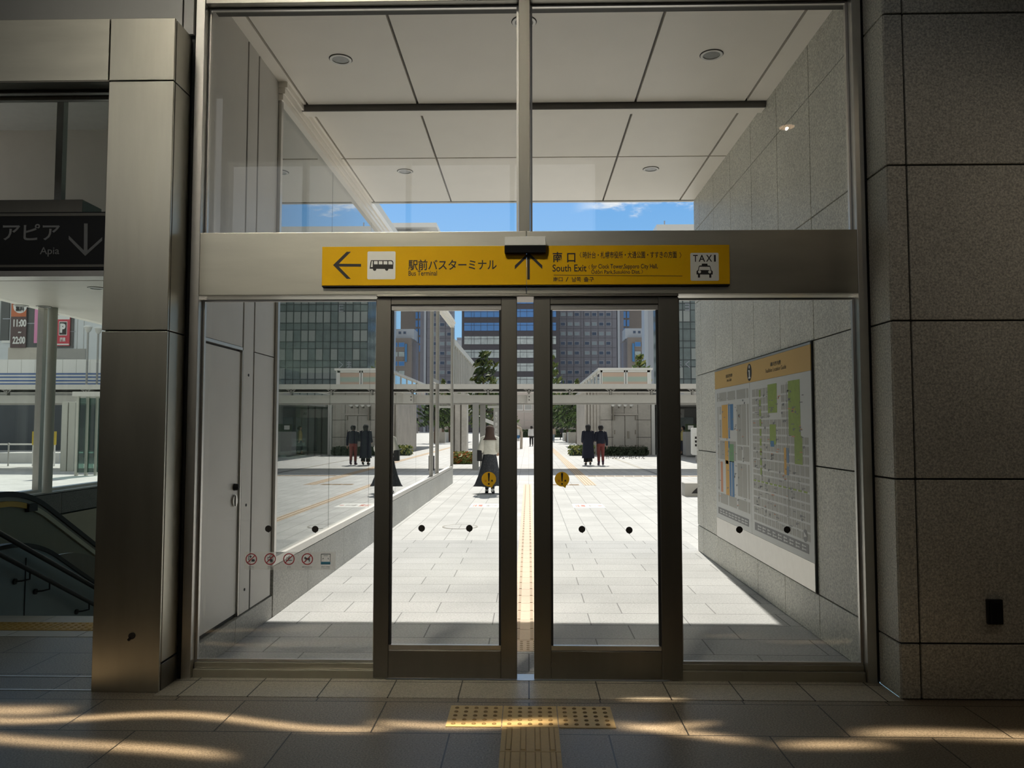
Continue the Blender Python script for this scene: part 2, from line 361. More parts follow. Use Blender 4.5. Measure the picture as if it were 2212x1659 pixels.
# outlet box on the granite
t = thing('outlet_cover', 'small black outlet cover on the dark granite wall', 'outlet', (2.735, 4.656, .5))
MB().box(2.690, 2.782, 4.632, 4.656, .442, .588).build('back_plate', M['black'], t, bevel=.006)
MB().box(2.700, 2.772, 4.618, 4.632, .452, .578).build('hinged_lid', M['black'], t, bevel=.006)

b = MB().box(2.32, 10.9, 1.3, 4.62, 4.5, 4.66); struct('ceiling_soffit', b, M['hallgrey'], 'low soffit along the right hall wall')
M['lamp_glow'] = mat('lit_downlight', (.9, .7, .5), .5, 0, None, emit=((1, .62, .36), 2.6))
for i, x in enumerate((2.5, 4.1, 5.7)):
    t = thing('lit_downlight', ['lit round downlight before the granite wall, seen mirrored in the right transom pane', 'second lit downlight along the right granite wall', 'third lit downlight along the right granite wall'][i], 'ceiling light', (x, 2.69, 4.5), 'lit downlights over the right hall wall')
    MB().ring((x, 2.69), lambda u, v, d: (u, v, 4.5 - d), .072, .10, 0, .008, 36).build('rim', M['steel_light'], t)
    MB().prism(circ((x, 2.69), .072, 32), lambda u, v, d: (u, v, 4.5 - d), 0, .003).build('lens', M['lamp_glow'], t)
    light('lit_downlight_lamp', 'SPOT', (x, 2.69, 4.48), (x, 4.3, 2.0), 11, (1, .84, .62), spot_size=R(95), spot_blend=1.0, shadow_soft_size=.012)

# ================================================================== STEEL PORTAL (left)
t = thing('steel_portal', 'brushed steel post and overhead beam framing the escalator hall at left', 'portal', (-2.44, 4.8, 0))
PX0, PX1, PY0, PY1 = -2.647, -2.235, 4.684, 4.985
def clad(name, x0, x1, y0, y1, z0, z1, m, lab=None):
    o = MB().box(x0, x1, y0, y1, z0, z1).build(name, M[m], t, bevel=.003)
    if lab: o['label'] = lab
    return o
clad('post_panel', PX0, PX1, PY0, PY0 + .02, .0, 2.191, 'steel'); clad('post_panel', PX0, PX1, PY0, PY0 + .02, 2.199, 3.777, 'steel')
clad('corner_panel', PX0, PX1, PY0, PY0 + .02, 3.785, 4.187, 'steel')
for i, x in enumerate((-2.655, -4.655, -6.655)):
    clad('beam_panel', x - 1.992, x, PY0, PY0 + .02, 3.785, 4.187, 'steel_h')
for z0, z1 in ((.17, 2.191), (2.199, 3.777), (3.785, 4.187)):
    clad('return_panel', PX1 - .012, PX1, PY0 + .028, 4.925, z0, z1, 'steel')
    clad('inner_panel', PX0, PX0 + .012, PY0 + .022, PY1, z0 if z0 > 1 else 0, z1, 'steel_dark')
clad('kick_plate', PX1 - .012, PX1 + .002, PY0 + .028, 4.925, 0, .16, 'steel_dark')
MB().box(PX0 + .014, PX1 - .014, PY0 + .021, 4.9, 0, 4.17).build('core', M['gasket'], t)
MB().box(-8.65, PX0, PY0 + .021, PY1, 3.79, 4.17).build('beam_core', M['gasket'], t)
clad('beam_soffit', -8.65, PX0, PY0 + .002, PY1, 3.777, 3.79, 'steel_dark')
MB().box(-8.65, PX0, 4.80, 4.83, 3.757, 3.777).box(-8.65, PX0, 4.90, 4.93, 3.757, 3.777).build('shutter_guide', M['steel_light'], t)
b = MB().box(-6.3, PX0, 4.705, 4.719, 0, .003).box(-6.3, PX0, 4.955, 4.969, 0, .003)
struct('trim_2', b, M['steel_light'], 'pair of steel shutter tracks across the floor at left')
b = MB().tube([(-2.405, PY0, .335), (-2.405, PY0 - .006, .335)], .02, 14); b.tube([(-2.412, PY0 - .003, .325), (-2.425, PY0 - .004, .31)], .008, 8)
tag(b.build('bolt_hole_plug', M['black'], origin=(-2.405, PY0, .335)), 'small black plug low on the steel post', 'plug')

# ================================================================== DOOR FRAME
def frame(name, boxes, m, label=None, bevel=.003):
    b = MB()
    for x in boxes: b.box(*x)
    return struct(name, b, M[m], label, bevel)
frame('trim_3', [(-2.213, -2.152, 4.93, 5.06, 0, 4.475)], 'steel_light', 'steel jamb at the left of the door front')
frame('trim_4', [(-2.233, -2.214, 4.926, 5.03, 0, 4.475)], 'gasket', 'black joint beside the left jamb', 0)
frame('trim_5', [(2.114, 2.172, 4.93, 5.06, 0, 4.475)], 'steel_light', 'steel jamb at the right of the door front')
frame('trim_6', [(2.173, 2.187, 4.945, 5.03, 0, 4.475)], 'gasket', 'black joint beside the right jamb', 0)
frame('trim_7', [(-2.150, -.0135, 4.925, 5.16, 2.455, 2.868), (-.0115, 2.112, 4.925, 5.16, 2.455, 2.868)], 'steel_h', 'brushed steel header box over the sliding doors')
frame('trim_8', [(-.062, .011, 4.935, 5.05, 2.868, 4.42)], 'steel_mid', 'steel mullion in the middle of the transom glass')
frame('trim_9', [(-2.150, 2.112, 4.935, 5.05, 4.42, 4.475)], 'steel_mid', 'steel top rail of the transom glass')
frame('trim_10', [(-2.150, -.905, 4.955, 5.06, 0, .055), (-2.150, -.905, 4.98, 5.05, .055, .093)], 'steel', 'steel sill under the left side glass')
frame('trim_11', [(.900, 2.112, 4.955, 5.06, 0, .062), (.900, 2.112, 4.98, 5.05, .062, .097)], 'steel', 'steel sill under the right side glass')
frame('trim_12', [(-.985, -.905, 5.0, 5.075, .0, 2.455), (.885, .965, 5.0, 5.075, .0, 2.455)], 'steel_dark', 'dark posts behind the parked door leaves')
frame('trim_13', [(-.985, .965, 4.925, 5.16, 2.44, 2.455)], 'steel_dark', 'steel strip under the header')
frame('trim_14', [(-.905, .885, 4.935, 5.06, 0, .006)], 'steel_light', 'steel floor guide between the door leaves', 0)
def window(n, x0, x1, z0, z1, label, y=5.015, bead=.014):
    o = MB().box(x0, x1, y - .004, y + .004, z0, z1).build(f'window_{n}', M['glass']); o['kind'] = 'structure'; o['label'] = label
    b = MB().box(x0, x0 + bead, y - .022, y - .004, z0, z1).box(x1 - bead, x1, y - .022, y - .004, z0, z1).box(x0 + bead, x1 - bead, y - .022, y - .004, z0, z0 + bead).box(x0 + bead, x1 - bead, y - .022, y - .004, z1 - bead, z1)
    b.build('window_frame', M['steel_light'], o)
    return o
window(1, -2.150, -.064, 2.870, 4.418, 'left transom pane above the header')
window(2, .013, 2.112, 2.870, 4.418, 'right transom pane above the header')
sgL = window(3, -2.150, -.987, .095, 2.438, 'tall side pane left of the sliding doors')
sgR = window(4, .967, 2.112, .099, 2.438, 'tall side pane right of the sliding doors')

# sliding leaves
def leaf(n, x0, x1, gx0, gx1, label):
    t = tag(MB().box(gx0 - .004, gx1 + .004, 4.966, 4.974, .212, 2.36).build(f'door_{n}', M['glass']), label); t['kind'] = 'structure'
    y0, y1 = 4.942, 4.992
    for a, c in ((x0, gx0), (gx1, x1)):
        MB().box(a, c, y0, y1, .012, 2.438).build('stile', M['steel_dark'], t, bevel=.003)
    MB().box(gx0, gx1, y0 + .001, y1, 2.392, 2.438).build('top_rail', M['steel_dark'], t, bevel=.003)
    MB().box(gx0, gx1, y0 + .001, y1, .012, .185).build('bottom_rail', M['steel_dark'], t, bevel=.003)
    MB().box(gx0, gx1, y0 + .012, y1 - .01, 2.356, 2.391).box(gx0, gx1, y0 + .012, y1 - .01, .186, .216).build('glazing_bead', M['steel_light'], t, bevel=.002)
    MB().box(gx0, gx0 + .014, y0 + .012, y1 - .01, .217, 2.355).box(gx1 - .014, gx1, y0 + .012, y1 - .01, .217, 2.355).build('glazing_gasket', M['gasket'], t)
    return t
doorL = leaf(1, -.988, -.075, -.893, -.177, 'left sliding glass door leaf in a dark steel frame')
doorR = leaf(2, .033, .967, .141, .838, 'right sliding glass door leaf in a dark steel frame')
for o, x in ((doorL, -.20), (doorR, .155)):
    b = MB().tube([(x, 4.943, .098), (x, 4.936, .098)], .017, 16).box(x - .005, x + .005, 4.931, 4.937, .075, .12)
    b.build('floor_lock', M['steel_dark'], o)
M['hours_grey'] = mat('hours_lettering_grey', (.14, .14, .13), .6)
# opening hours printed on the outside of the right leaf, read from behind
b = MB(); fn = lambda u, v, d: (u, 4.9745 + d, v)
x0, z0 = P(1338, 973, D); x1, z1 = P(1392, 961, D); write(b, '開閉の時間', fn, x0, z0, x1, z1, 0, .0006, .0, True)
x0, z0 = P(1308, 992, D); x1, z1 = P(1393, 981, D); write(b, '5:15頃~24:00頃', fn, x0, z0, x1, z1, 0, .0006, .0, True)
b.build('opening_hours', M['hours_grey'], doorR)

# round dot stickers on the glass
def dot(px, py, r, lab, face):
    x, z = P(px, py, D); b = MB(); f = front(face)
    pts = circ((x, z), r, 36); a = [p for p in pts if not (p[1] < z - r * .93)]
    b.prism(pts, f, 0, .0007); b.prism([(x - r * .28, z - r * .9), (x + r * .28, z - r * .9), (x + r * .2, z - r * 1.18)], f, 0, .0007)
    return tag(b.build('dot_sticker', M['ink'], origin=(x, face, z)), lab, 'sticker', 'dark dot stickers across the glass')
DL, SL = 4.966, 5.011
for px, py, face, lab in ((575, 1144, SL, 'dark round dot on the left side pane, nearer the grey service door'),
                          (677, 1145, SL, 'dark round dot on the left side pane, nearer the left door leaf'),
                          (911, 1141, DL, 'left one of two dark dots on the left door leaf'),
                          (1014, 1141, DL, 'right one of two dark dots on the left door leaf'),
                          (1257, 1143, DL, 'left one of two dark dots on the right door leaf'),
                          (1359, 1145, DL, 'right one of two dark dots on the right door leaf'),
                          (1601, 1146, SL, 'dark round dot on the right side pane, under the left map sheet'),
                          (1705, 1146, SL, 'dark round dot on the right side pane, over the right map sheet')):
    dot(px, py, .0215, lab, face)
M['film_yellow'] = mat('sticker_yellow', (.70, .40, .01), .5, 0, (30, .04))
M['red_ink'] = mat('red_ink', (.50, .05, .02), .6)
def caution(px, py, lab):
    x, z = P(px, py, D); t = thing('caution_sticker', lab, 'sticker', (x, DL, z), 'caution stickers on the sliding doors'); f = front(DL); r = .047
    b = MB(); b.prism(circ((x, z), r), f, 0, .0008)
    b.prism([(x + .004, z - r * .97), (x + .028, z - r * .80), (x + .021, z - r * 1.2)], f, 0, .0008); b.build('disc', M['film_yellow'], t)
    b = MB(); b.prism([(x - .007, z + .034), (x + .007, z + .034), (x + .003, z - .014), (x - .003, z - .014)], f, .0008, .0016)
    b.prism(circ((x, z + .034), .007, 20), f, .0008, .0015); b.prism(circ((x, z - .030), .006, 20), f, .0008, .0016); b.build('exclamation_mark', M['ink'], t)
    b = MB(); write(b, '注', f, x - .028, z - .018, x - .013, z - .003, .0008, .0014, .02); b.build('red_letter', M['red_ink'], t)
    b = MB(); write(b, '意', f, x + .013, z - .018, x + .028, z - .003, .0008, .0014, .02); b.build('black_letter', M['ink'], t)
caution(1056, 1035, 'yellow round exclamation sticker on the left door leaf')
caution(1214, 1035, 'yellow round exclamation sticker on the right door leaf')

# strip of five prohibition pictograms on the left side pane
M['pict_red'] = mat('pictogram_red', (.36, .05, .06), .6); M['pict_ink'] = mat('pictogram_ink', (.06, .075, .085), .6); M['pict_blue'] = mat('pictogram_blue', (.04, .17, .26), .6)
f = front(SL)
x0, z1 = P(523, 1194, D); x1, z0 = P(721, 1234, D)
t = thing('notice_strip', 'clear strip of five prohibition pictograms on the left side pane', 'sticker', ((x0 + x1) / 2, SL, (z0 + z1) / 2))
MB().box(x0, x1, SL - .0006, SL, z0, z1).build('film', M['film'], t)
cs = [P(px, 1210, D) for px in (538, 579, 620, 660, 700)]
def pict_lines(b, c, items):
    for it in items:
        pts = [(c[0] + u * .032, c[1] + v * .032) for u, v in it[1]]
        if it[0] == 'p': b.prism(pts, f, .0008, .0014)
        else:
            for p, q_ in zip(pts, pts[1:]):
                dx, dz = q_[0] - p[0], q_[1] - p[1]; L = math.hypot(dx, dz) or 1; nx, nz_ = -dz / L * .0016, dx / L * .0016
                b.prism([(p[0] - nx, p[1] - nz_), (q_[0] - nx, q_[1] - nz_), (q_[0] + nx, q_[1] + nz_), (p[0] + nx, p[1] + nz_)], f, .0008, .0014)
art = [[('l', [(-.6, .6), (-.6, -.2), (-.25, -.2)]), ('l', [(-.6, .6), (-.2, .6)]), ('p', circ((-.12, .5), .18, 14)), ('p', [(.05, -.5), (.7, -.5), (.7, -.1), (.45, 0), (.3, .02), (.05, -.1)])],
       [('l', [(-.5, .35), (-.4, -.25), (0, -.25)]), ('l', [(-.55, .35), (.15, .35)]), ('l', [(-.1, .35), (-.05, .7)]), ('p', [(-.02, -.55), (.52, -.55), (.52, -.1), (.4, .02), (.08, .02), (-.02, -.1)])],
       [('p', [(-.62, -.32), (.62, -.32), (.62, -.16), (-.62, -.16)]), ('l', [(-.6, .1), (-.4, .35), (-.2, .3), (0, .55), (.2, .65)]), ('l', [(-.3, .0), (0, .2), (.2, .45)])],
       [('p', [(-.65, .2), (-.4, .55), (-.3, .3), (.3, .15), (.55, .3), (.5, -.1), (.5, -.55), (.36, -.55), (.3, -.2), (-.2, -.2), (-.25, -.55), (-.4, -.55), (-.38, .0), (-.6, .05)])]]
for c, a in zip(cs[:4], art):
    b = MB(); pict_lines(b, c, a); b.mi = 1; b.ring(c, f, .031, .0375, .0008, .0018, 36)
    k = .0335 / math.sqrt(2); w = .0022
    b.prism([(c[0] - k - w, c[1] - k + w), (c[0] - k + w, c[1] - k - w), (c[0] + k + w, c[1] + k - w), (c[0] + k - w, c[1] + k + w)], f, .0014, .0019)
    b.build('prohibition_pictogram', [M['pict_ink'], M['pict_red']], t)
c = cs[4]; b = MB()
for bx in ((-.031, .031, .030, .034), (-.031, .031, -.034, -.030), (-.031, -.028, -.034, .034), (.028, .031, -.034, .034)):
    b.box(c[0] + bx[0], c[0] + bx[1], SL - .0014, SL - .0008, c[1] + bx[2], c[1] + bx[3])
b.box(c[0] - .015, c[0] + .015, SL - .0014, SL - .0008, c[1] + .021, c[1] + .023); pict_lines(b, c, [('l', [(-.6, -.05), (-.45, .25)]), ('l', [(.6, -.05), (.45, .25)])])
b.mi = 1; b.box(c[0] - .031, c[0] + .031, SL - .0018, SL - .0009, c[1] - .034, c[1] - .017)
b.build('camera_notice', [M['pict_ink'], M['pict_blue']], t)
for c, s1, s2 in zip(cs, ('自撮り禁止', '飲食禁止', '禁 煙', '動物の連れ込み禁止', '防犯カメラ作動中'), ('No selfie sticks', 'No food or drink', 'No smoking', 'No pets allowed', 'Security camera in operation')):
    b = MB(); w1 = .006 * len(s1) / 1.4; w2 = .0021 * len(s2) / 1.6
    write(b, s1, f, c[0] - w1 / 1.2, c[1] - .054, c[0] + w1 / 1.2, c[1] - .047, .0008, .0012)
    write(b, s2, f, c[0] - w2 * .8, c[1] - .064, c[0] + w2 * .8, c[1] - .059, .0008, .0012)
    b.build('caption', M['pict_ink'], t)

# ================================================================== YELLOW OVERHEAD SIGN
SY = 4.897; fs = front(SY)
sx0, sz1 = P(696, 533, SY); sx1, sz0 = P(1577, 613.5, SY)
t = thing('direction_sign', 'long yellow direction sign with bus, South Exit and taxi on the header', 'sign', ((sx0 + sx1) / 2, 4.91, (sz0 + sz1) / 2))
b = MB().box(sx0, -.0135, SY, 4.925, sz0, sz1).box(-.0115, sx1, SY, 4.925, sz0, sz1); b.build('sign_panel', M['yellow'], t, bevel=.002)
MB().box(sx0, sx1, SY + .004, 4.925, sz0 - .006, sz0 - .0005).build('bottom_trim', M['ink'], t)
def pz(x, y):
    # straighten the photo's slight tilt (left end 7 px lower than right end)
    return P(x, y - 3.5 + (x - 696) * 7.0 / 881, SY)
def ptx(b, s, x0, y0, x1, y1, bold=0.):
    u0, v1 = pz(x0, y0); u1, v0 = pz(x1, y1); write(b, s, fs, u0, v0, u1, v1, 0, .0012, bold + .008)
def ppoly(b, pts, d0=0, d1=.0012): b.prism([pz(*p) for p in pts], fs, d0, d1)
b = MB(); ppoly(b, [(780, 573), (732, 573), (758, 547), (749, 547), (719.5, 576), (749, 605.5), (758, 605.5), (732, 579), (780, 579)]); b.build('left_arrow', M['ink'], t)
b = MB(); ppoly(b, [(1139, 604), (1139, 555), (1112, 582), (1112, 574), (1141.5, 545.5), (1171.5, 573), (1171.5, 581), (1144.5, 555), (1144.5, 604)]); b.build('up_arrow', M['ink'], t)
b = MB(); u0, v1 = pz(794, 546); u1, v0 = pz(854, 605.5); b.prism(rrect(u0, v0, u1, v1, .009), fs, 0, .001); bp = b.build('bus_panel', M['signwhite'], t)
def bpix(pts): return [(690 + x / 5.144, 520 + y / 5.144) for x, y in pts]
b = MB(); ppoly(b, bpix([(558, 326), (566, 260), (574, 231), (800, 229), (815, 236), (823, 255), (820, 326)]), .001, .0016)
for c in ((614, 330), (748, 328)): b.prism(circ(pz(690 + c[0] / 5.144, 520 + c[1] / 5.144), 3.7 * .00295, 24), fs, .001, .0018)
b.build('bus_symbol', M['ink'], bp)
b = MB()
for q_ in ([(572, 307), (578, 262), (581, 240), (594, 240), (592, 307)], [(607, 240), (648, 240), (648, 276), (607, 276)], [(660, 240), (701, 240), (701, 276), (660, 276)], [(713, 240), (755, 240), (755, 276), (713, 276)], [(767, 240), (797, 240), (808, 246), (813, 258), (813, 276), (767, 276)]):
    ppoly(b, bpix(q_), .0016, .0021)
b.build('bus_windows', M['signwhite'], bp)
b = MB(); u0, v1 = pz(1491, 543.5); u1, v0 = pz(1553, 603); b.prism(rrect(u0, v0, u1, v1, .009), fs, 0, .001); tp = b.build('taxi_panel', M['signwhite'], t)
def tpix(pts): return [(1090 + x / 4.337, 500 + y / 4.337 + 3.5 - (1090 + x / 4.337 - 696) * 7 / 881 + 3.4) for x, y in pts]
b = MB(); u0, v1 = pz(1497, 548); u1, v0 = pz(1546, 562)
for s, a, c in (('T', 1497, 1507), ('A', 1509, 1523), ('X', 1525, 1538), ('I', 1542, 1546)): u0, _ = pz(a, 548); u1, _ = pz(c, 548); write(b, s, fs, u0, v0, u1, v1, .001, .0016, .012)
b.build('lettering', M['ink'], tp)
def T(pts): return [(1522 + x, y) for x, y in pts]
b = MB()
ppoly(b, T([(-6.5, 571), (-5.8, 566.5), (5.8, 566.5), (6.5, 571)]), .001, .0016)
ppoly(b, T([(-17.5, 590), (-17.5, 583), (-14.5, 580.5), (-12.5, 572.5), (-10.5, 570.6), (10.5, 570.6), (12.5, 572.5), (14.5, 580.5), (17.5, 583), (17.5, 590)]), .001, .0016)
ppoly(b, T([(-14.5, 589), (-14.5, 596.8), (-10, 596.8), (-10, 589)]), .001, .0016); ppoly(b, T([(10, 589), (10, 596.8), (14.5, 596.8), (14.5, 589)]), .001, .0016)
b.build('taxi_symbol', M['ink'], tp)
b = MB(); ppoly(b, T([(-13, 580.5), (-11, 573.2), (11, 573.2), (13, 580.5)]), .0016, .0021)
for x in (-11, 11): b.prism(circ(pz(1522 + x, 584.3), .0095, 20), fs, .0016, .0021)
b.build('taxi_windows', M['signwhite'], tp)
b = MB(); ptx(b, '駅前バスターミナル', 882, 563, 1073, 584, .006); ptx(b, 'Bus Terminal', 882.5, 587, 944, 597); b.build('lettering', M['ink'], t)
b = MB(); ptx(b, '南', 1194, 544, 1214.5, 566, .012); ptx(b, '口', 1225, 546, 1243, 566, .012)
ptx(b, '〈', 1252, 543.5, 1256, 556); ptx(b, '時計台・札幌市役所・大通公園・すすきの方面', 1259, 542.5, 1462, 555, .0); ptx(b, '〉', 1468, 542, 1472, 555)
ptx(b, 'South Exit', 1193.5, 571, 1267, 585.5, .003); ptx(b, '〈', 1271, 571.5, 1274.5, 580.5)
ptx(b, 'for Clock Tower,Sapporo City Hall,', 1277.5, 569.5, 1421, 580.5, .001); ptx(b, 'Ōdōri Park,Susukino Dist.', 1277.5, 580, 1383, 590.5, .001); ptx(b, '〉', 1385.5, 580, 1389, 589.5)
ppoly(b, [(1196, 593.2), (1474, 593.2), (1474, 594.2), (1196, 594.2)])
ptx(b, '南口', 1195, 598, 1215.5, 607.5, .004); ptx(b, '/', 1222, 598, 1228, 607.5); ptx(b, '남쪽', 1235.5, 597.5, 1255, 608, .004); ptx(b, '출구', 1261, 597.5, 1283, 607.5, .004)
b.build('exit_lettering', M['ink'], t)
x0, z1 = P(1090, 512, 4.86); x1, z0 = P(1179, 545, 4.86)
t = thing('door_sensor', 'cream and black motion sensor above the sliding doors', 'sensor', ((x0 + x1) / 2, 4.9, z0))
MB().box(x0 + .01, x1 - .01, 4.8965, 4.925, sz1 + .004, z1 - .003).build('mounting_plate', M['ink'], t)
MB().box(x0, x1, 4.845, 4.896, z0 + .042, z1).build('housing', M['signwhite'], t, bevel=.004)
b = MB().hexa([(x0, 4.862, z0), (x1, 4.862, z0), (x1, 4.896, z0), (x0, 4.896, z0), (x0, 4.848, z0 + .041), (x1, 4.848, z0 + .041), (x1, 4.896, z0 + .041), (x0, 4.896, z0 + .041)]); b.build('lens', M['black'], t)

# ================================================================== TACTILE TILES IN THE HALL
def studs(parent, m, x0, x1, y0, y1, z, nx, ny, r, h):
    me = None; off = wloc(parent)
    for i in range(nx):
        for j in range(ny):
            c = Vector((x0 + (i + .5) * (x1 - x0) / nx, y0 + (j + .5) * (y1 - y0) / ny, z))
            if me is None:
                o = MB().tube([c, c + Vector((0, 0, h * .6)), c + Vector((0, 0, h))], [r, r * .85, r * .55], 14).build('stud', m, parent, origin=c); me = o.data
            else:
                o = bpy.data.objects.new('stud', me); COL.objects.link(o); o.parent = parent; o.location = c - off
def blister(mb, x0, x1, y0, y1, z, nx, ny, r, h):
    for i in range(nx):
        for j in range(ny):
            cx, cy = x0 + (i + .5) * (x1 - x0) / nx, y0 + (j + .5) * (y1 - y0) / ny
            mb.tube([(cx, cy, z), (cx, cy, z + h * .6), (cx, cy, z + h)], [r, r * .85, r * .55], 14)
TX = [-.449, -.147, .158, .466]
for i, lab in enumerate(('yellow studded tactile tile at the left of the row of three', 'yellow studded tactile tile above the ribbed tiles, middle of three', 'yellow studded tactile tile at the right of the row of three')):
    x0, x1, y0, y1 = TX[i] + .003, TX[i + 1] - .003, 4.188, 4.497
    t = thing('tactile_tile', lab, 'tactile tile', ((x0 + x1) / 2, (y0 + y1) / 2, 0), 'studded tactile tiles in the hall')
    MB().box(x0, x1, y0, y1, 0, .004).build('tile_base', M['tact'], t)
    studs(t, M['tact_shade'], x0 + .01, x1 - .01, y0 + .01, y1 - .01, .004, 5, 5, .0125, .006)
for y0, y1, lab in ((3.878, 4.182, 'ribbed yellow tactile tile just below the studded row'), (3.568, 3.873, 'ribbed yellow tactile tile cut by the bottom of the picture')):
    x0, x1 = TX[1] + .003, TX[2] - .001
    t = thing('guide_tile', lab, 'tactile tile', ((x0 + x1) / 2, (y0 + y1) / 2, 0), 'ribbed tactile tiles in the hall')
    MB().box(x0, x1, y0, y1, 0, .004).build('tile_base', M['tact'], t)
    for i in range(4):
        b = MB(); c = x0 + (x1 - x0) * (.135 + i * .245)
        b.hexa([(c - .014, y0 + .012, .004), (c + .014, y0 + .012, .004), (c + .014, y1 - .004, .004), (c - .014, y1 - .004, .004), (c - .010, y0 + .018, .009), (c + .010, y0 + .018, .009), (c + .010, y1 - .01, .009), (c - .010, y1 - .01, .009)])
        b.mi = 1; b.box(c - .0165, c - .0145, y0 + .01, y1 - .002, .004, .0048).box(c + .0145, c + .0165, y0 + .01, y1 - .002, .004, .0048); b.build('rib', [M['tact'], M['tact_shade']], t)

# ================================================================== PASSAGE OUTSIDE THE DOORS
SLZ = lambda y: CZ + .0
b = MB()
slabs(b, [-2.28, -2.06, -1.03, -.02, .99, 2.005, 2.25], [5.21, 6.98], lambda u, v, d: (u, v, CZ - d), .05, .022)
for a, c in ((7.12, 8.415), (8.421, 10.08)):
    slabs(b, [-2.28, -2.06, -1.03, -.02, .99, 2.005, 2.25], [a, c], lambda u, v, d: (u, v, CZ - d), .05, .022)
b.mi = 1; b.box(-2.28, 2.25, 5.21, 10.06, CZ + .03, CZ + .06)
struct('ceiling_canopy', b, [M['canopy'], M['groove_and_bar_shade']], 'white panelled canopy soffit outside the doors')
b = MB().box(-2.3, 2.25, 5.21, 10.10, CZ + .061, 5.1).box(-2.3, 2.19, 10.081, 10.13, CZ - .01, 5.1)
struct('trim_15', b, M['offwhite'], 'roof and fascia of the canopy')
b = MB().box(-2.26, 2.19, 6.985, 7.0, CZ - .055, CZ + .03); b.mi = 1; b.box(-2.26, 2.19, 7.0, 7.115, CZ - .055, CZ + .03)  # front face painted in the dark tone for its backlit shade
struct('trim_16', b, [M['groove_and_bar_shade'], M['canopy']], 'cross bar under the canopy soffit')
M['lamp_face'] = mat('downlight_glass', (.30, .30, .29), .15, 0, (40, .1)); M['lamp_rim'] = mat('downlight_rim', (.66, .64, .60), .35, .2, (20, .05))
def downlight(x, y, z, r, lab, group):
    t = thing('downlight', lab, 'ceiling light', (x, y, z), group)
    b = MB(); b.ring((x, y), lambda u, v, d: (u, v, z - d), r * .78, r, 0, .008, 40); b.build('rim', M['lamp_rim'], t)
    b = MB(); b.ring((x, y), lambda u, v, d: (u, v, z - d), r, r * 1.07, 0, .002, 40); b.build('seal', M['gasket'], t)
    b = MB(); b.prism(circ((x, y), r * .78, 40), lambda u, v, d: (u, v, z - d), 0, .003); b.build('lens', M['lamp_face'], t)
for px, py, lab in ((736, 128, 'canopy downlight at left, nearest pair, before the cross bar'), (1537, 118, 'canopy downlight at right, nearest pair, before the cross bar'),
                    (1132, 47, 'canopy downlight half hidden behind the transom mullion'), (875, 370, 'canopy downlight at left near the outer edge of the soffit'), (1406, 365, 'canopy downlight at right near the outer edge of the soffit')):
    x, y = G(px, py, CZ); downlight(x, y, CZ, .088, lab, 'downlights in the canopy soffit')

# right granite wall of the passage
ys = [5.0, 5.15, 5.933, 6.716, 7.5, 8.282, 9.041, 9.79, 10.115]
b = MB(); slabs(b, [-y for y in ys[::-1]], [0, .332, 1.30, 2.265, 3.22, 4.18, 4.9], side(XR), .03, .010)
b.mi = 1; b.box(2.21, 9, 5.2, 10.09, 0, 7.5)
b.mi = 0; b.box(2.226, 9, 10.09, 10.115, 0, 7.5)
struct('wall_passage_right', b, [M['granite'], M['joint']], 'grey granite wall of the passage with the map board', bevel=.003)
b = MB().box(9, 30, 5.2, 9.8, 0, 7.5); struct('wall_station_right', b, M['hallgrey'], 'station wall right of the passage')

# map board on that wall
t = thing('map_board', 'large yellow and white area map board on the right granite wall', 'map', (2.185, 7.48, 1.3))
Y0, Y1 = 5.958, 9.008; fw = side(2.178)
MB().box(2.180, XR, Y0 - .012, Y1 + .012, .338, 2.262).build('backing', M['gasket'], t)
MB().box(2.174, 2.180, Y0, Y1, .345, .560).build('base_panel', M['steel_light'], t)
MB().box(2.172, 2.180, Y0, Y1, 2.238, 2.256).build('top_trim', M['steel_light'], t)
M['mapyellow'] = mat('map_header_yellow', (.66, .42, .13), .5, 0, (3, .03)); M['mapwhite'] = mat('map_sheet_white', (.66, .665, .65), .45, 0, (5, .02))
M['mapgrey'] = mat('map_block_grey', (.43, .42, .385), .5); M['mapgreen'] = mat('map_park_green', (.30, .40, .08), .5, 0, (20, .15)); M['maporange'] = mat('map_orange', (.72, .40, .07), .5)
M['mapblue'] = mat('map_blue', (.06, .20, .42), .5); M['maplegend'] = mat('map_legend_grey', (.20, .20, .205), .5); M['mapred'] = mat('map_brick_red', (.66, .27, .13), .5); M['mapgreen2'] = mat('map_green', (.16, .34, .15), .5)
MB().box(2.174, 2.180, Y0, Y1, 2.036, 2.237).build('header_band', M['mapyellow'], t)
sh = MB().box(2.174, 2.180, 7.606, Y1, .562, 2.034).build('map_sheet', M['mapwhite'], t); sh['label'] = 'map sheet with orange and blue station blocks, further from the doors'
sh2 = MB().box(2.174, 2.180, Y0, 7.598, .562, 2.034).build('map_sheet', M['mapwhite'], t); sh2['label'] = 'map sheet with green parks and street blocks, nearer the doors'
fm = side(2.174)
b = MB(); b.prism([(-7.60 + .078 * math.cos(a) , 2.135 + .085 * math.sin(a)) for a in [i * math.pi / 20 for i in range(40)]], fm, 0, .001); ib = b.build('information_badge', M['ink'], t)
b = MB(); b.prism(circ((-7.60, 2.19), .017, 18), fm, .001, .0016); b.prism([(-7.635, 2.075), (-7.565, 2.075), (-7.565, 2.089), (-7.585, 2.089), (-7.585, 2.158), (-7.632, 2.158), (-7.632, 2.146), (-7.615, 2.146), (-7.615, 2.089), (-7.635, 2.089)], fm, .001, .0016)
b.build('letter_i', M['signwhite'], ib)
b = MB(); write(b, '駅周辺案内図', fm, -8.50, 2.135, -8.24, 2.172, 0, .0008, .012); write(b, 'Area Guide', fm, -8.47, 2.092, -8.27, 2.124, 0, .0008); b.build('header_lettering', M['ink'], t); b = MB()
